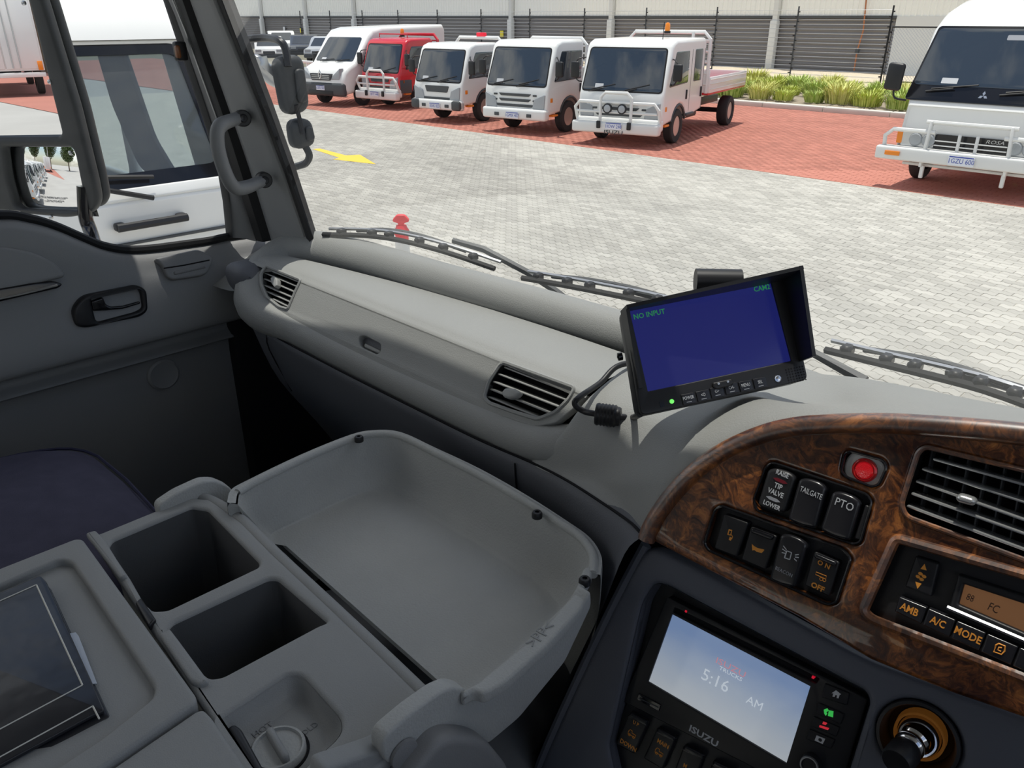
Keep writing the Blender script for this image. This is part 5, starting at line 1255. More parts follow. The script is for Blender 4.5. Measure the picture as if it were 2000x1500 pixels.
# ------------------------------------------------------------------ radio
ra = Thing('car_stereo', 'double-height touchscreen stereo showing 5:16 AM', 'stereo', SF.w(1420, 1400))
RF = SF.off(-.014)
rq = lambda q, h=0: orient(RF.off(h).q(q))
scr = rq([(1312, 1200), (1582, 1341), (1535, 1492), (1265, 1332)])
ra.part('fascia', plate(RF, rpoly(rq([(1303, 1166), (1695, 1366), (1630, 1580), (1215, 1370)]), .002), [scr, rpoly(rq([(1318, 1187), (1600, 1326), (1594, 1336), (1314, 1196)]), .001)], -.012, .0, .0012), MT['black'])
ra.part('disc_slot', plate(RF, rq([(1312, 1182), (1604, 1326), (1596, 1340), (1308, 1198)]), (), -.010, -.006), MT['blackm'])
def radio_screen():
    m = bpy.data.materials.new('stereo_sky_reflection'); m.use_nodes = True; t = m.node_tree; b = t.nodes['Principled BSDF']
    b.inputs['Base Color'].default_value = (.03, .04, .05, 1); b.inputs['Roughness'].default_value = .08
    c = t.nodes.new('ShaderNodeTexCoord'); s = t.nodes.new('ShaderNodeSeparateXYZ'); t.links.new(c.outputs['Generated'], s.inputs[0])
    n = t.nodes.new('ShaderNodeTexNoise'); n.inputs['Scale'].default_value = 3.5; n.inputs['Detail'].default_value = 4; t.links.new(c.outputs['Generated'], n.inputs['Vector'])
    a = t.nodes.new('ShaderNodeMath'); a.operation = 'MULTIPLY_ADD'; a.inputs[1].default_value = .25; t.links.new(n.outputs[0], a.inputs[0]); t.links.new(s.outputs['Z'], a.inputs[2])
    r = t.nodes.new('ShaderNodeValToRGB'); e = r.color_ramp.elements; e[0].position = .15; e[0].color = (.36, .39, .42, 1); e[1].position = 1.0; e[1].color = (.145, .215, .37, 1)  # gradient paints the sky's reflection into the screen's glow
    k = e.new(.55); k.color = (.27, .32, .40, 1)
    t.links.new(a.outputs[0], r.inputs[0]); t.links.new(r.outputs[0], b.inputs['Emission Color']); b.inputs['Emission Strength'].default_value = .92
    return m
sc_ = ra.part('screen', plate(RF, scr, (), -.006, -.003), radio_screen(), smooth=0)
RS = RF.off(-.003)
wk = mat('screen_white', (.5, .5, .5), .5, emit=(.47, .53, .60), es=.8)
ra.part('screen_lettering', text('5:16', RS, *RS.at(1397, 1330), .0165, .0003, sx=1.0).join(text('AM', RS, *RS.at(1474, 1374), .0110, .0003, sx=1.0)).join(text('TRUCKS', RS, *RS.at(1427, 1316), .0052, .0003, sx=1.2)), wk, sc_, smooth=0)
ra.part('screen_lettering', text('ISUZU', RS, *RS.at(1427, 1304), .0082, .0003, sx=1.35), mat('screen_red', (.5, .05, .05), .5, emit=(.46, .24, .30), es=.8), sc_, smooth=0)
ra.part('fascia_lettering', text('ISUZU', RF, *RF.at(1374, 1438), .0088, .0003, sx=1.25, bold=.0002), MT['white_ink'], smooth=0)
for u, v in ((1340, 1194), (1588, 1323)):
    ra.part('slot_lamp', plate(RF, rrect(*RF.at(u, v), .0022, .0022, .0006), (), -.008, .0004), MT['red_ink'])
cslot = ra.part('card_slot', plate(RF, rpoly(rq([(1248, 1353), (1292, 1376), (1288, 1389), (1244, 1366)]), .001), (), -.004, .0012, .0006), MT['gloss'])
ra.part('slot_line', tube([RF.w(1249, 1364, .0014), RF.w(1286, 1382, .0014)], .0006, 4), MT['grey_trim'], cslot)
def ic(pts, h=.0022): return plate(RF.off(h), orient(RF.off(h).q(pts)), (), 0, .0003)
bt_ = [((1612, 1334), (1660, 1353), (1655, 1377), (1605, 1361)), ((1600, 1372), (1650, 1394), (1643, 1414), (1594, 1393)), ((1590, 1398), (1641, 1420), (1634, 1438), (1584, 1417)), ((1582, 1423), (1632, 1444), (1624, 1462), (1575, 1442))]
syms = [('white_ink', ic([(1633, 1348), (1643, 1356), (1640, 1357), (1638, 1364), (1634, 1363), (1635, 1358), (1632, 1357), (1630, 1361), (1626, 1360), (1628, 1354), (1624, 1354)])),
        ('green', ic([(1609, 1386), (1616, 1383), (1619, 1388), (1614, 1391), (1616, 1394), (1613, 1398), (1610, 1394)]).join(ic([(1619, 1387), (1628, 1389), (1627, 1401), (1617, 1398)]))),
        ('redi', ic([(1608, 1409), (1616, 1412), (1613, 1416), (1606, 1414)]).join(ic([(1601, 1416), (1620, 1422), (1617, 1426), (1600, 1420)]))),
        ('white_ink', plate(RF.off(.0022), orient(RF.off(.0022).q([(1595, 1436), (1612, 1443), (1607, 1453), (1591, 1446)])), [circ(*RF.off(.0022).at(1602, 1445), .0016, 12)], 0, .0003))]
MT['green'] = mat('green_lamp', (.05, .5, .08), .4, emit=(.05, .6, .1), es=.5); MT['redi'] = mat('red_icon', (.5, .02, .03), .4, emit=(.7, .03, .05), es=.5)
for q, (mn, m) in zip(bt_, syms):
    B_ = ra.part('button', plate(RF, rpoly(rq(q), .0008), (), -.002, .0020, .001), MT['black']); ra.part('button_symbol', m, MT[mn], B_, smooth=0)
KF = Fr(RF.w(1586, 1488), RF.u, RF.n)
kb = ra.part('volume_knob', lathe([(.0085, 0), (.0082, .008), (.0072, .0098), (.006, .0098), (.0055, .0085), (.0001, .0085)], KF, 32), MT['black'])
ra.part('knob_ring', lathe([(.0080, .0086), (.0076, .0104), (.0066, .0104), (.0063, .0092)], KF, 32, cap=False), MT['silver'], kb)
# lower switches
def srock(q, words_, car=None):
    a = SF.off(-.012)
    B_ = sk.part('rocker_switch', plate(a, rpoly(orient(a.q(q)), .002), (), -.010, .002, .0018, 3), MT['black'])
    a2 = a.off(.002); q4 = [V(p) for p in a2.q(q)]
    sk.part('switch_ridge', plate(a2, rpoly([tuple(q4[0] + (q4[1] - q4[0]) * .08), tuple(q4[1] + (q4[0] - q4[1]) * .08), tuple(q4[1] + (q4[2] - q4[1]) * .13), tuple(q4[0] + (q4[3] - q4[0]) * .13)][::-1], .001), (), -.001, .003, .0015, 2), MT['gloss2'], B_)
    m = M()
    for s, px, sz in words_: m.join(text(s, a2, *a2.at(*px), sz, .0003, bold=.0001, sx=.85))
    if m.v: sk.part('switch_lettering', m, MT['amber'], B_, smooth=0)
    if car:
        o = a2.at(*car); k = .0011
        pts = [(-4, -1.5), (-4, 1), (-3, 3), (-1, 3), (-.5, 1), (3.5, 1), (3.5, -1.5)]
        q = tube([a2.p(o[0] + x * k, o[1] + y * k, .0003) for x, y in pts], .00045, 4, closed=True)
        for x in (-2.4, 2): q.join(tube([a2.p(o[0] + (x + cos(i * pi / 5)) * k, o[1] + (-1.8 + sin(i * pi / 5)) * k, .0003) for i in range(10)], .0004, 4, closed=True))
        sk.part('switch_symbol', q, MT['amber'], B_, smooth=0)
srock([(1231, 1389), (1269, 1409), (1240, 1472), (1204, 1452)], [('U P', (1242, 1413), .0052), ('DOWN', (1227, 1456), .0066)], (1235, 1434))
srock([(1285, 1420), (1323, 1440), (1296, 1502), (1258, 1480)], [('MAIN', (1295, 1453), .0062)], (1288, 1470))
srock([(1337, 1454), (1378, 1474), (1352, 1540), (1312, 1520)], [('M', (1338, 1496), .006)])
srock([(1394, 1484), (1436, 1504), (1410, 1570), (1370, 1548)], [])
sk.part('switch_frame', plate(SF.off(-.016), rpoly(orient(SF.off(-.016).q([(1228, 1364), (1500, 1505), (1440, 1640), (1160, 1520)])), .003), (), -.008, .0, .001), MT['black'])
# ------------------------------------------------------------------ cigarette lighter
CF = Fr(SF.p(*ltc), SF.u, SF.n)
li = Thing('cigarette_lighter', 'cigarette lighter socket with amber ring and chrome plug', 'lighter', CF.p(0, 0))
li.part('socket', lathe([(.031, -.001), (.0305, .002), (.028, .0025), (.0265, -.002), (.024, -.018), (.020, -.020)], CF, 40, cap=False), MT['black'])
li.part('socket_floor', lathe([(.030, -.026), (.030, -.020), (.0001, -.020)], CF, 32), MT['blackm'])
li.part('amber_ring', lathe([(.0195, -.019), (.0190, -.006), (.0176, -.0045), (.0168, -.010)], CF, 32, cap=False), mat('amber_glow', (.32, .13, .03), .3, emit=(.8, .3, .05), es=.06))
li.part('chrome_ring', lathe([(.0162, -.012), (.0158, -.003), (.0140, .0), (.0125, -.001)], CF, 32, cap=False), MT['chrome'])
PF = Fr(CF.p(-.002, -.004, -.010), CF.u, CF.n - CF.u * .16 - CF.v * .42)
pg = li.part('plug', lathe([(.0125, .0), (.0125, .004), (.0108, .006), (.0118, .008), (.0118, .012), (.0102, .014), (.0108, .018)], PF, 32), MT['chrome'])
li.part('plug_knob', lathe([(.0112, .016), (.0122, .019), (.0122, .032), (.011, .035), (.008, .035), (.0001, .034)], PF, 32), MT['black'], pg)
# ------------------------------------------------------------------ monitor
mu = V((.564, .815, .131)); mn_ = V((.650, -.536, .538))
MC = P3(-.396 * .925, .686 * .925, -.298 * .925)
MM = Fr(MC, mu, mn_)
mo_ = Thing('rear_view_monitor', 'black rear view camera monitor with blue NO INPUT screen and sun hood', 'monitor', MM.w(1412, 800))
mq = lambda q, h=0: orient(MM.off(h).q(q))
scr = mq([(1228, 600), (1505, 550), (1545, 705), (1265, 765)])
face = mq([(1218, 600), (1533, 541), (1577, 742), (1252, 812)])
mo_.part('case', plate(MM, rpoly(face, .006), [rpoly(scr, .001)], -.006, .0015, .001), MT['black'])
mo_.part('case_back', plate(MM, rpoly(face, .008), (), -.030, -.004, .006, 3), MT['black'])
blue = mat('blue_screen', (.01, .01, .02), .12, emit=(.009, .012, .105), es=1.0)
ms = mo_.part('screen', plate(MM, scr, (), -.003, -.001), blue, smooth=0)
gt = mat('screen_green', (.02, .1, .02), .5, emit=(.015, .16, .06), es=.9)
M1 = MM.off(-.001); ang = 0
mo_.part('screen_lettering', text('NO INPUT', M1, *M1.at(1268, 614), .0070, .0003, sx=.95, bold=.0001), gt, ms, smooth=0)
mo_.part('channel_lettering', text('CAM2', M1, *M1.at(1488, 563), .0070, .0003, sx=.9, bold=.0001), gt, ms, smooth=0)
# sun hood: top and right walls
tl = V(MM.at(1216, 603)); trr = V(MM.at(1533, 541)); br = V(MM.at(1566, 706)); bl = V(MM.at(1246, 760))
HW = .0035
def wall(a, b, d0, d1, inn):
    n_ = 10; k = (inn - a).dot((b - a).normalized()); 
    nd = (inn - a) - (b - a).normalized() * k; nd = nd.normalized() * HW
    P = [MM.p(*a, -.01), MM.p(*b, -.01), MM.p(*b, d1), MM.p(*a, d0)]; Q = [MM.p(*(a + nd), -.01), MM.p(*(b + nd), -.01), MM.p(*(b + nd), d1), MM.p(*(a + nd), d0)]
    m = M(); m.add(P + Q, [(0, 1, 2, 3), (7, 6, 5, 4), (0, 4, 5, 1), (1, 5, 6, 2), (2, 6, 7, 3), (3, 7, 4, 0)]); return m
hd = mo_.part('sun_hood', wall(tl, trr, .016, .040, bl).join(wall(trr, br, .040, .030, tl)).join(wall(tl, bl, .012, .006, trr)), MT['black'], smooth=0)
# buttons
M2 = MM.off(.0015)
for px, s in (((1344, 779), 'POWER'), ((1373, 773), '<O'), ((1400, 766), 'O>'), ((1428, 759), 'CH-'), ((1456, 754), 'MENU'), ((1484, 748), 'SEL')):
    c_ = M2.at(*px); B_ = mo_.part('button', plate(M2, rrect(c_[0], c_[1], .0128, .0100, .0008), (), -.001, .0014, .0006), MT['gloss2'])
    mo_.part('button_lettering', text(s, M2.off(.0014), c_[0], c_[1] + .0008, .0044, .0002, sx=.72), MT['white_ink'], B_, smooth=0)
    mo_.part('button_mark', plate(M2.off(.0014), rrect(c_[0], c_[1] - .0030, .005, .0006, .0001), (), 0, .0002), MT['steelcol'], B_)
mo_.part('power_lamp', lathe([(.0022, 0), (.002, .0012), (.0001, .0016)], Fr(M2.w(1312, 784), MM.u, MM.n), 14), mat('led_green', (.1, .6, .1), .3, emit=(.2, .9, .15), es=.9))
mo_.part('sensor_window', plate(M2, rrect(*M2.at(1293, 789), .0045, .0058, .0006), (), -.001, .0005), MT['gloss'])
mo_.part('light_sensor', lathe([(.0035, 0), (.0032, .001), (.0024, .0008), (.0001, .0018)], Fr(M2.w(1519, 740), MM.u, MM.n), 16), MT['chrome'])
gr = M()
for i in range(7):
    for j in range(6): gr.join(lathe([(.0007, 0), (.0007, .0004), (.0001, .0004)], Fr(M2.p(M2.at(1538, 734)[0] + i * .0028, M2.at(1538, 734)[1] - .007 + j * .0026), MM.u, MM.n), 6))
mo_.part('speaker_holes', gr, MT['blackm'], kind='stuff')
la_ = mo_.part('latch', plate(M2, rpoly(orient(M2.q([(1390, 748), (1428, 740), (1432, 749), (1424, 755), (1398, 761), (1391, 758)])), .002), (), -.001, .003, .0015), MT['black'])
for u, v in ((1401, 750), (1419, 746)): mo_.part('latch_screw', lathe([(.0012, .003), (.0012, .0038), (.0001, .004)], Fr(M2.w(u, v), MM.u, MM.n), 8), MT['silver'], la_)
mo_.part('side_screws', lathe([(.004, 0), (.004, .004), (.0001, .005)], Fr(MM.p(*MM.at(1222, 690), -.016), MM.n, -MM.u), 12), MT['gloss'])
BK = MM.w(1390, 556, -.035)
mo_.part('bracket_knob', tube([BK + V((-.012, -.012, .004)) , BK + V((.022, .018, .004))], .0125, 16), MT['black'])
mo_.part('bracket', tube([BK + V((.0, .0, -.01)), P3(-.42, .755, -.34), P3(-.43, .76, -.375)], .012, 10, sm=4), MT['black'])
mo_.part('bracket_foot', lathe([(.035, -.012), (.035, .004), (.030, .008), (.012, .012)], Fr(P3(-.43, .76, -.372), (1, 0, 0), (0, 0, 1)), 24), MT['black'])
zc = 2.6 - .392
fa, fb_ = onZ(1162, 808, zc), onZ(1212, 814, zc)
cab = mo_.part('cable', tube([MM.p(*MM.at(1256, 806), -.012), onZ(1236, 815, zc), fb_, fa, onZ(1140, 803, zc - .002), onZ(1123, 790, zc + .004), onZ(1131, 776, zc + .010), onZ(1172, 748, zc + .014), onZ(1214, 712, zc + .026), P3(-.49, .755, -.378)], .0034, 10, sm=6), MT['black'])
ax = (fb_ - fa); L_f = ax.length; fr_ = Fr(fa, (0, 0, 1), ax)
pr = [(.004, 0), (.0115, .001), (.0125, .003)]
for i in range(5): z = L_f * (.15 + .13 * i); pr += [(.0125, z), (.0117, z + .001), (.0117, z + .002), (.0125, z + .003)]
pr += [(.0125, L_f - .006), (.0105, L_f - .004), (.0105, L_f - .002), (.0095, L_f), (.004, L_f)]
mo_.part('ferrite_bead', lathe(pr, fr_, 24), MT['black'], cab)
# ================================================================== CONSOLE, TRAY, SEAT
TR = XY(2.6 - .50); TF = XY(2.6 - .57)
st = Thing('storage_tray', 'deep grey open storage tray in front of the console', 'tray', P3(-.6, .43, -.68))
RIM = [(464, 985), (470, 962), (500, 944), (600, 896), (690, 859), (735, 850), (785, 854), (850, 886), (930, 928), (1010, 974), (1085, 1019), (1130, 1050), (1152, 1085), (1150, 1118), (1122, 1168), (1080, 1216), (1030, 1266), (980, 1311), (930, 1347), (905, 1366)]
FLO = [(533, 1062), (536, 1050), (540, 1040), (610, 1008), (680, 975), (722, 962), (765, 968), (820, 995), (890, 1036), (960, 1078), (1030, 1124), (1064, 1150), (1085, 1178), (1084, 1194), (1070, 1210), (1040, 1238), (1000, 1271), (950, 1310), (892, 1352), (874, 1352)]
R3 = [TR.w(u, v) for u, v in RIM]; F3_ = [TF.w(u, v) for u, v in FLO]
W1 = [r + (f - r) * .10 + V((0, 0, -.008)) for r, f in zip(R3, F3_)]
W2 = [r + (f - r) * .42 + V((0, 0, -.020)) for r, f in zip(R3, F3_)]
W3 = [r + (f - r) * .80 + V((0, 0, -.009)) for r, f in zip(R3, F3_)]
cen = V((sum(p.x for p in F3_) / len(F3_), sum(p.y for p in F3_) / len(F3_), 2.03))
W4 = [f + (cen - f) * .10 for f in F3_]
m = grid([R3, W1, W2, W3, F3_, W4], 4, 3)
st.part('tray_wall', m, MT['tray'], smooth=80)
fl = catmull(W4, 4); fl = [(p.x, p.y) for p in fl]
st.part('tray_floor', plate(XY(2.6 - .57), orient(fl + [onZ(868, 1340, 2.03).to_2d()[:], onZ(552, 1060, 2.03).to_2d()[:]]), (), -.006, 0), MT['tray'])
out_ = []
for i, p in enumerate(R3):
    d = V((p.x - cen.x, p.y - cen.y, 0)).normalized(); out_.append(d)
o1 = [p + d * .009 + V((0, 0, .001)) for p, d in zip(R3, out_)]; o2 = [p + d * .013 + V((0, 0, -.005)) for p, d in zip(R3, out_)]; o3 = [p + d * .010 + V((0, 0, -.07)) for p, d in zip(R3, out_)]; o4 = [p + d * -.015 + V((0, 0, -.17)) for p, d in zip(R3, out_)]
st.part('wall_end', M().add([R3[0], F3_[0], o4[0], o3[0], o2[0], o1[0]], [(0, 1, 2, 3, 4, 5)]), MT['tray'])
i0 = [p + d * .002 + V((0, 0, .0015)) for p, d in zip(R3, out_)]
st.part('outer_shell', grid([r[:14] for r in (i0, o1, o2, o3, o4)], 4, 3), MT['tray'], smooth=80)
st.part('rim', tube([p + d * .004 + V((0, 0, -.001)) for p, d in list(zip(R3, out_))[1:14]], .0052, 10, sm=4), MT['tray'])
fl_r = orient(TR.q([(1140, 1112), (1158, 1108), (1154, 1132), (1139, 1152), (1143, 1170), (1137, 1190), (1062, 1270), (985, 1338), (945, 1360), (925, 1352), (905, 1364), (897, 1356), (930, 1340), (1025, 1262), (1078, 1213), (1120, 1166)]))
fg = st.part('side_flange', plate(TR, rpoly(fl_r, .005), (), -.010, .0030, .003, 3), MT['tray'])
st.part('flange_lettering', text('>PP<', TR.off(.0030), *TR.off(.0030).at(1056, 1240), .016, .0008, rot=math.atan2(*(lambda a, b: (b[1] - a[1], b[0] - a[0]))(TR.at(1090, 1205), TR.at(1020, 1275))) + pi), MT['console'], fg, smooth=0)
for u, v in ((701, 856), (1049, 1004), (1142, 1134)):
    f = Fr(TR.w(u, v, .004), (1, 0, 0), (0, 0, 1)); sw_ = st.part('screw', lathe([(.006, -.004), (.006, .001), (.0048, .003), (.0025, .0032), (.0022, .001), (.0001, .0)], f, 16), MT['black'])
# hinge arms
AX = Fr(onX(800, 1420, -.372), (0, 1, 0), (1, 0, 0))
ar = st.part('hinge_arm', plate(AX, rpoly(orient(AX.q([(741, 1452), (749, 1432), (799, 1389), (853, 1350), (881, 1338), (903, 1342), (921, 1359), (935, 1362), (971, 1337), (1050, 1262), (1128, 1187), (1150, 1150), (1152, 1180), (1100, 1290), (1010, 1400), (948, 1452), (905, 1420), (867, 1414), (835, 1441), (800, 1478), (788, 1492), (763, 1492), (745, 1480)])), .006), (), -.013, .003, .003, 3), MT['tray'])
st.part('hinge_cap', lathe([(.0125, .004), (.0122, .0068), (.0112, .0072), (.0001, .0072)], Fr(AX.w(781, 1464), AX.u, AX.n), 28), MT['door'], ar)
AL = Fr(onX(400, 960, -.828), (0, 1, 0), (1, 0, 0))
st.part('hinge_arm', plate(AL, rpoly(orient(AL.q([(308, 987), (345, 962), (395, 939), (420, 938), (446, 949), (461, 966), (476, 962), (500, 980), (530, 1050), (470, 1050), (312, 1012)])), .006), (), -.014, .002, .003, 3), MT['tray'])
# ------------------------------------------------------------------ console
CZ = XY(2.6 - .515)
cn = Thing('centre_console', 'grey centre console with two square cup wells and rotary dial', 'console', P3(-.6, .23, -.8))
cq = lambda q: orient(CZ.q(q))
co = rpoly(cq([(176, 1046), (196, 1040), (368, 970), (412, 974), (434, 990), (474, 1019), (532, 1078), (640, 1178), (735, 1268), (832, 1364), (858, 1388), (800, 1442), (690, 1540), (570, 1640), (310, 1245), (213, 1100)]), .004)
w1_ = rpoly(cq([(212, 1066), (219, 1054), (373, 989), (406, 994), (506, 1096), (504, 1106), (327, 1190), (299, 1191), (280, 1173), (254, 1127)]), .004)
w2_ = rpoly(cq([(324, 1232), (336, 1216), (523, 1129), (542, 1129), (640, 1213), (621, 1220), (434, 1320), (411, 1323), (397, 1313)]), .004)
dr = rpoly(cq([(428, 1404), (558, 1318), (575, 1315), (594, 1321), (665, 1400), (667, 1424), (655, 1442), (540, 1545), (500, 1520)]), .006)
cn.part('top', plate(CZ, co, [w1_, w2_, dr], -.014, .0, .005, 4), MT['console'], smooth=50)
for w_ in (w1_, w2_):
    c_ = (sum(a for a, b in w_) / len(w_), sum(b for a, b in w_) / len(w_))
    sh = lambda k, z: [CZ.p(c_[0] + (a - c_[0]) * k, c_[1] + (b - c_[1]) * k, z) for a, b in w_]
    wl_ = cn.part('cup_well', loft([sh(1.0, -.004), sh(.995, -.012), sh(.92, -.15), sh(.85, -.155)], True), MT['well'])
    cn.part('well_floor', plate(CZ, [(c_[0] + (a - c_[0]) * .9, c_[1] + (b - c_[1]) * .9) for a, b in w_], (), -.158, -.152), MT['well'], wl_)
DZ = CZ.off(-.020)
cdr = (sum(a for a, b in dr) / len(dr), sum(b for a, b in dr) / len(dr))
cn.part('dial_recess', loft([[CZ.p(a, b, -.003) for a, b in dr], [CZ.p(cdr[0] + (a - cdr[0]) * .93, cdr[1] + (b - cdr[1]) * .93, -.012) for a, b in dr], [CZ.p(cdr[0] + (a - cdr[0]) * .82, cdr[1] + (b - cdr[1]) * .82, -.0195) for a, b in dr], [CZ.p(cdr[0] + (a - cdr[0]) * .5, cdr[1] + (b - cdr[1]) * .5, -.020) for a, b in dr]], True), MT['console'], smooth=80)
cn.part('recess_floor', plate(CZ, [(cdr[0] + (a - cdr[0]) * .8, cdr[1] + (b - cdr[1]) * .8) for a, b in dr], (), -.024, -.0198), MT['console'])
dl = Fr(DZ.w(545, 1470), (1, 0, 0), (0, 0, 1))
kd = cn.part('heater_dial', lathe([(.0215, 0), (.0215, .006), (.0205, .0072), (.0190, .0072), (.0182, .005), (.0001, .0045)], dl, 40), MT['tray'])
ra_ = math.atan2(*(lambda a, b: (b[1] - a[1], b[0] - a[0]))(DZ.at(530, 1435), DZ.at(566, 1495)))
cn.part('dial_grip', box((0, 0, .0078), (.036, .0065, .011), .003, 3, fr=dl, rot=Matrix.Rotation(ra_, 4, 'Z')), MT['console'], kd)
cn.part('dial_ring', lathe([(.0245, -.001), (.0240, .0012), (.0222, .0012), (.0218, -.001)], dl, 40, cap=False), MT['blackm'], kd)
ro = math.atan2(*(lambda a, b: (b[1] - a[1], b[0] - a[0]))(DZ.at(500, 1436), DZ.at(528, 1416)))
cn.part('recess_lettering', text('HOT', DZ, *DZ.at(513, 1426), .0085, .0007, rot=ro).join(text('COLD', DZ, *DZ.at(600, 1428), .0075, .0007, rot=ro)), MT['door'], smooth=0)
cn.part('slide_lever', plate(DZ, rpoly(orient(DZ.q([(448, 1444), (462, 1436), (476, 1446), (530, 1545), (500, 1545)])), .003), (), .0, .014, .003), MT['black'])
# raised hump at the dial end and rolled far edge
hump_pts = [(628, 1219), (648, 1214), (680, 1226), (740, 1280), (836, 1370)]
hp_ = [CZ.w(u, v) for u, v in hump_pts]
cn.part('rolled_edge', tube([CZ.w(u, v, -.006) for u, v in ((392, 972), (430, 989), (474, 1020), (534, 1080), (640, 1180), (735, 1270), (834, 1366))], .0075, 10, sm=3), MT['console'])
cn.part('front_wall', loft([[CZ.w(u, v, h) for u, v in ((412, 978), (474, 1021), (640, 1180), (856, 1388))] for h in (-.006, -.2)]), MT['console'])
for q in ([(265, 1180), (277, 1171), (306, 1214), (292, 1227)],): cn.part('rubber_stop', plate(CZ, rpoly(orient(CZ.q(q)), .002), (), -.004, .003, .002), MT['black'])
cn.part('edge_clip', plate(CZ, rpoly(orient(CZ.q([(312, 1246), (333, 1234), (350, 1256), (410, 1338), (390, 1345), (372, 1335)])), .003), (), -.004, .005, .003, 3), MT['console'])
cn.part('edge_clip', plate(CZ, rpoly(orient(CZ.q([(168, 1046), (188, 1040), (208, 1062), (250, 1130), (236, 1134)])), .003), (), -.004, .004, .003, 3), MT['console'])
SX = Fr(onX(880, 1450, -.365), (0, 1, 0), (1, 0, 0))
cn.part('side_wall', plate(SX, rpoly(orient(SX.q([(650, 1520), (760, 1480), (900, 1400), (960, 1480), (960, 1800), (600, 1800)])), .005), (), -.03, -.010, .004), MT['console'])
cn.part('side_bracket', plate(SX, rpoly(orient(SX.q([(770, 1512), (835, 1432), (862, 1419), (905, 1421), (935, 1432), (975, 1480), (1010, 1600), (760, 1700)])), .012), (), -.012, .014, .008, 4), MT['door'])
# dark rubber boot / tunnel under the tray
tb = Thing('engine_tunnel', 'dark grey moulded engine cover sloping below the tray', 'engine cover', P3(-.5, .45, -1.2))
tb.part('cover', grid([[P3(-.95, .30, -.80), P3(-.6, .30, -.70), P3(-.42, .32, -.70), P3(-.36, .36, -.78), P3(-.35, .37, -1.2)], [P3(-.95, .48, -.84), P3(-.6, .48, -.74), P3(-.44, .46, -.74), P3(-.385, .43, -.80), P3(-.38, .42, -1.2)], [P3(-.95, .75, -.95), P3(-.6, .70, -.85), P3(-.5, .60, -.85), P3(-.46, .52, -.92), P3(-.45, .48, -1.2)]], 4, 4), MT['door'], smooth=80)
# ------------------------------------------------------------------ console lid
LZ = XY(2.6 - .508)
ld = Thing('console_lid', 'grey hinged console lid with shallow recessed top', 'lid', P3(-.75, .05, -.52))
lo_ = rpoly(orient(LZ.q([(-260, 1222), (-60, 1132), (146, 1051), (161, 1051), (383, 1358), (381, 1372), (200, 1497), (60, 1600), (-330, 1860)])), .005)
li_ = rpoly(orient(LZ.q([(-240, 1252), (-60, 1168), (116, 1091), (140, 1096), (302, 1340), (298, 1362), (200, 1440), (0, 1570), (-310, 1770)])), .008)
ld.part('frame', plate(LZ, lo_, [li_], -.022, 0, .004, 4), MT['console'], smooth=50)
ld.part('recess_panel', plate(LZ, li_, (), -.022, -.008), MT['console'])
ld.part('underside', plate(LZ, lo_, (), -.034, -.020, .004), MT['console'])
l2 = Thing('console_lid', 'small plain grey lid beside the rotary dial', 'lid', P3(-.55, .1, -.52))
l2.part('panel', plate(XY(2.6 - .512), rpoly(orient(XY(2.6 - .512).q([(214, 1502), (384, 1386), (398, 1384), (412, 1398), (490, 1512), (560, 1640), (60, 1640)])), .004), (), -.03, 0, .004, 4), MT['console'])
l2.part('hinge_edge', plate(XY(2.6 - .545), rpoly(orient(XY(2.6 - .545).q([(214, 1500), (384, 1384), (560, 1640), (60, 1640)])), .004), (), -.02, 0, .004), MT['console'])
# wallet
WZ = Fr(LZ.p(*LZ.at(100, 1300), -.003), (1, 0, 0), (.03, -.02, 1))
wa = Thing('document_wallet', 'black glossy document wallet with white border lines on the lid', 'wallet', WZ.p(0, 0, -.004))
lea = mat('wallet_vinyl', (.022, .023, .028), .28, spec=.5, bump=(26, .8))
wq = lambda q, h=0: orient(WZ.off(h).q(q))
wa.part('back_cover', plate(WZ, rpoly(wq([(-190, 1250), (82, 1131), (98, 1146), (214, 1396), (190, 1408), (-240, 1640)]), .003), (), -.005, -.002, .001), lea)
wa.part('front_cover', plate(WZ, rpoly(wq([(-190, 1246), (80, 1128), (92, 1140), (188, 1352), (206, 1392), (180, 1402), (-240, 1630)]), .003), (), -.0012, .003, .0012), lea)
wa.part('paper_sheet', plate(WZ, wq([(130, 1236), (147, 1233), (153, 1240), (189, 1333), (170, 1334)]), (), -.0022, -.0012), mat('paper', (.55, .60, .68), .6))
ln = M()
for a, b in (((-190, 1258), (71, 1142)), ((71, 1142), (161, 1338)), ((161, 1338), (-240, 1552)), ((-240, 1610), (181, 1379)), ((181, 1379), (194, 1404))):
    ln.join(tube([WZ.w(*a, .0031), WZ.w(*b, .0031)], .0007, 4))
wa.part('border_lines', ln, mat('cream_line', (.75, .73, .66), .6), smooth=0)
# ------------------------------------------------------------------ passenger seat
se = Thing('passenger_seat', 'passenger seat cushion in dark navy canvas cover', 'seat', P3(-1.05, .0, -.85))
x0, x1, y0, y1 = -1.275, -.78, -.45, .300
def sring(k, z, n=40, e=4.5):
    o = []
    cx, cy, hx, hy = (x0 + x1) / 2, (y0 + y1) / 2, (x1 - x0) / 2 - k, (y1 - y0) / 2 - k
    for i in range(n):
        a = 2 * pi * i / n; c, s = cos(a), sin(a)
        x = math.copysign(abs(c) ** (2 / e), c) * hx; y = math.copysign(abs(s) ** (2 / e), s) * hy
        o.append(P3(cx + x, cy + y, z - .045 * max(0, (cy + y) - .0) ** 1 * .55 - .02 * (x / hx) ** 2))
    return o
se.part('cushion', loft([sring(.03, -.72), sring(.005, -.70), sring(0, -.64), sring(.006, -.595), sring(.022, -.565), sring(.05, -.548), sring(.11, -.540), sring(.19, -.538)], True, True), MT['navy'], smooth=80)
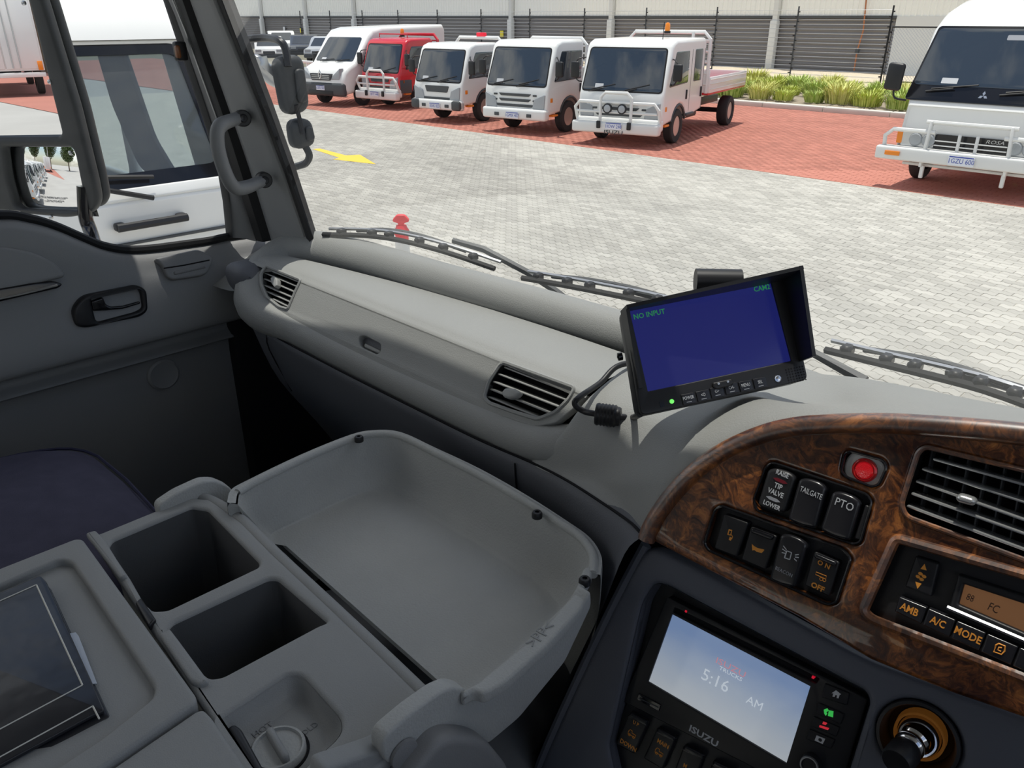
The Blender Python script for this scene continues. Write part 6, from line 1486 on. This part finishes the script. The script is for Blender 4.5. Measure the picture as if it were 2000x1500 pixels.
sm_ = sring(.016, -.566); se.part('seam', tube(sm_, .0022, 5, closed=True), mat('navy_piping', (.03, .03, .07), .8))
se.part('base', box(P3(-1.03, -.08, -.95), (.42, .62, .46), .03), MT['blackm'])
# ------------------------------------------------------------------ driver seat and cab back, behind the camera's view
ds = Thing('driver_seat', 'driver seat in navy canvas, just outside the frame', 'seat', P3(.02, -.1, -.85))
ds.part('cushion', box(P3(.0, -.12, -.66), (.50, .52, .20), .06, 3), MT['navy'])
ds.part('backrest', box(P3(.0, -.48, -.30), (.48, .16, .70), .06, 3, rot=Matrix.Rotation(.15, 4, 'X')), MT['navy'])
ds.part('base', box(P3(.0, -.12, -1.0), (.40, .50, .48), .03), MT['blackm'])
bw_ = Fr((-.4, -.92, 2.2), (1, 0, 0), (0, 1, 0))
single('wall_back', plate(bw_, [(-1.05, -.9), (1.15, -.9), (1.15, .92), (-1.05, .92)], [rrect(0, .42, 1.9, .80, .05)], -.04, 0), MT['pillar'], 'cab back wall with rear window opening', 'wall', kind='structure')
single('window_2', plate(bw_, rrect(0, .42, 1.92, .82, .05), (), -.025, -.02), MT['glass'], 'cab rear window', 'window', kind='structure')
# trees behind
tr_ = []
def tree(label, x, y, h, r, seed):
    rg = random.Random(seed); t = Thing('tree', label, 'tree', (x, y, 0), True)
    t.part('trunk', tube([(0, 0, 0), (.1, 0, h * .4), (0, .1, h * .7)], [.28, .2, .1], 8), mat('bark', (.16, .12, .08), .9))
    n = 3000; m = M()
    for i in range(n):
        a, b = rg.uniform(0, 2 * pi), rg.uniform(-1, 1); q = rg.random() ** .4 * r
        lob = 1 + .25 * sin(3 * a + seed) * cos(2 * b)
        c = V((cos(a) * math.sqrt(1 - b * b) * q * lob, sin(a) * math.sqrt(1 - b * b) * q * lob, h * .66 + b * q * h * .36 / r))
        u = V((rg.uniform(-1, 1), rg.uniform(-1, 1), rg.uniform(-1, 1))).normalized() * .30; w = u.orthogonal().normalized() * .16
        m.add([c - u, c + w, c + u, c - w], [(0, 1, 2, 3)])
    t.part('foliage', m, mat('leaf', (.07, .11, .035), .7, var=.4, vscale=1.5), kind='stuff', smooth=0)
p_ = mirror_ground(30, 60, 44)
for i in range(5): tree('dark leafy tree behind the box truck, seen in the door mirror, %s of five' % ['first', 'second', 'third', 'fourth', 'last'][i], p_.x + (i - 2) * 8.5, p_.y - 4, 9 + i % 3, 3.0, i)
fp = Thing('flag_pole', 'white flag pole beside the trees, seen in the door mirror', 'pole', mirror_ground(40, 100, 38))
fp.part('pole', tube([fp.o.location, fp.o.location + V((0, 0, 9))], .06, 8), MT['wpaint']); fp.part('finial', box(fp.o.location + V((0, 0, 9.05)), (.15, .15, .15), .05), MT['silver'])
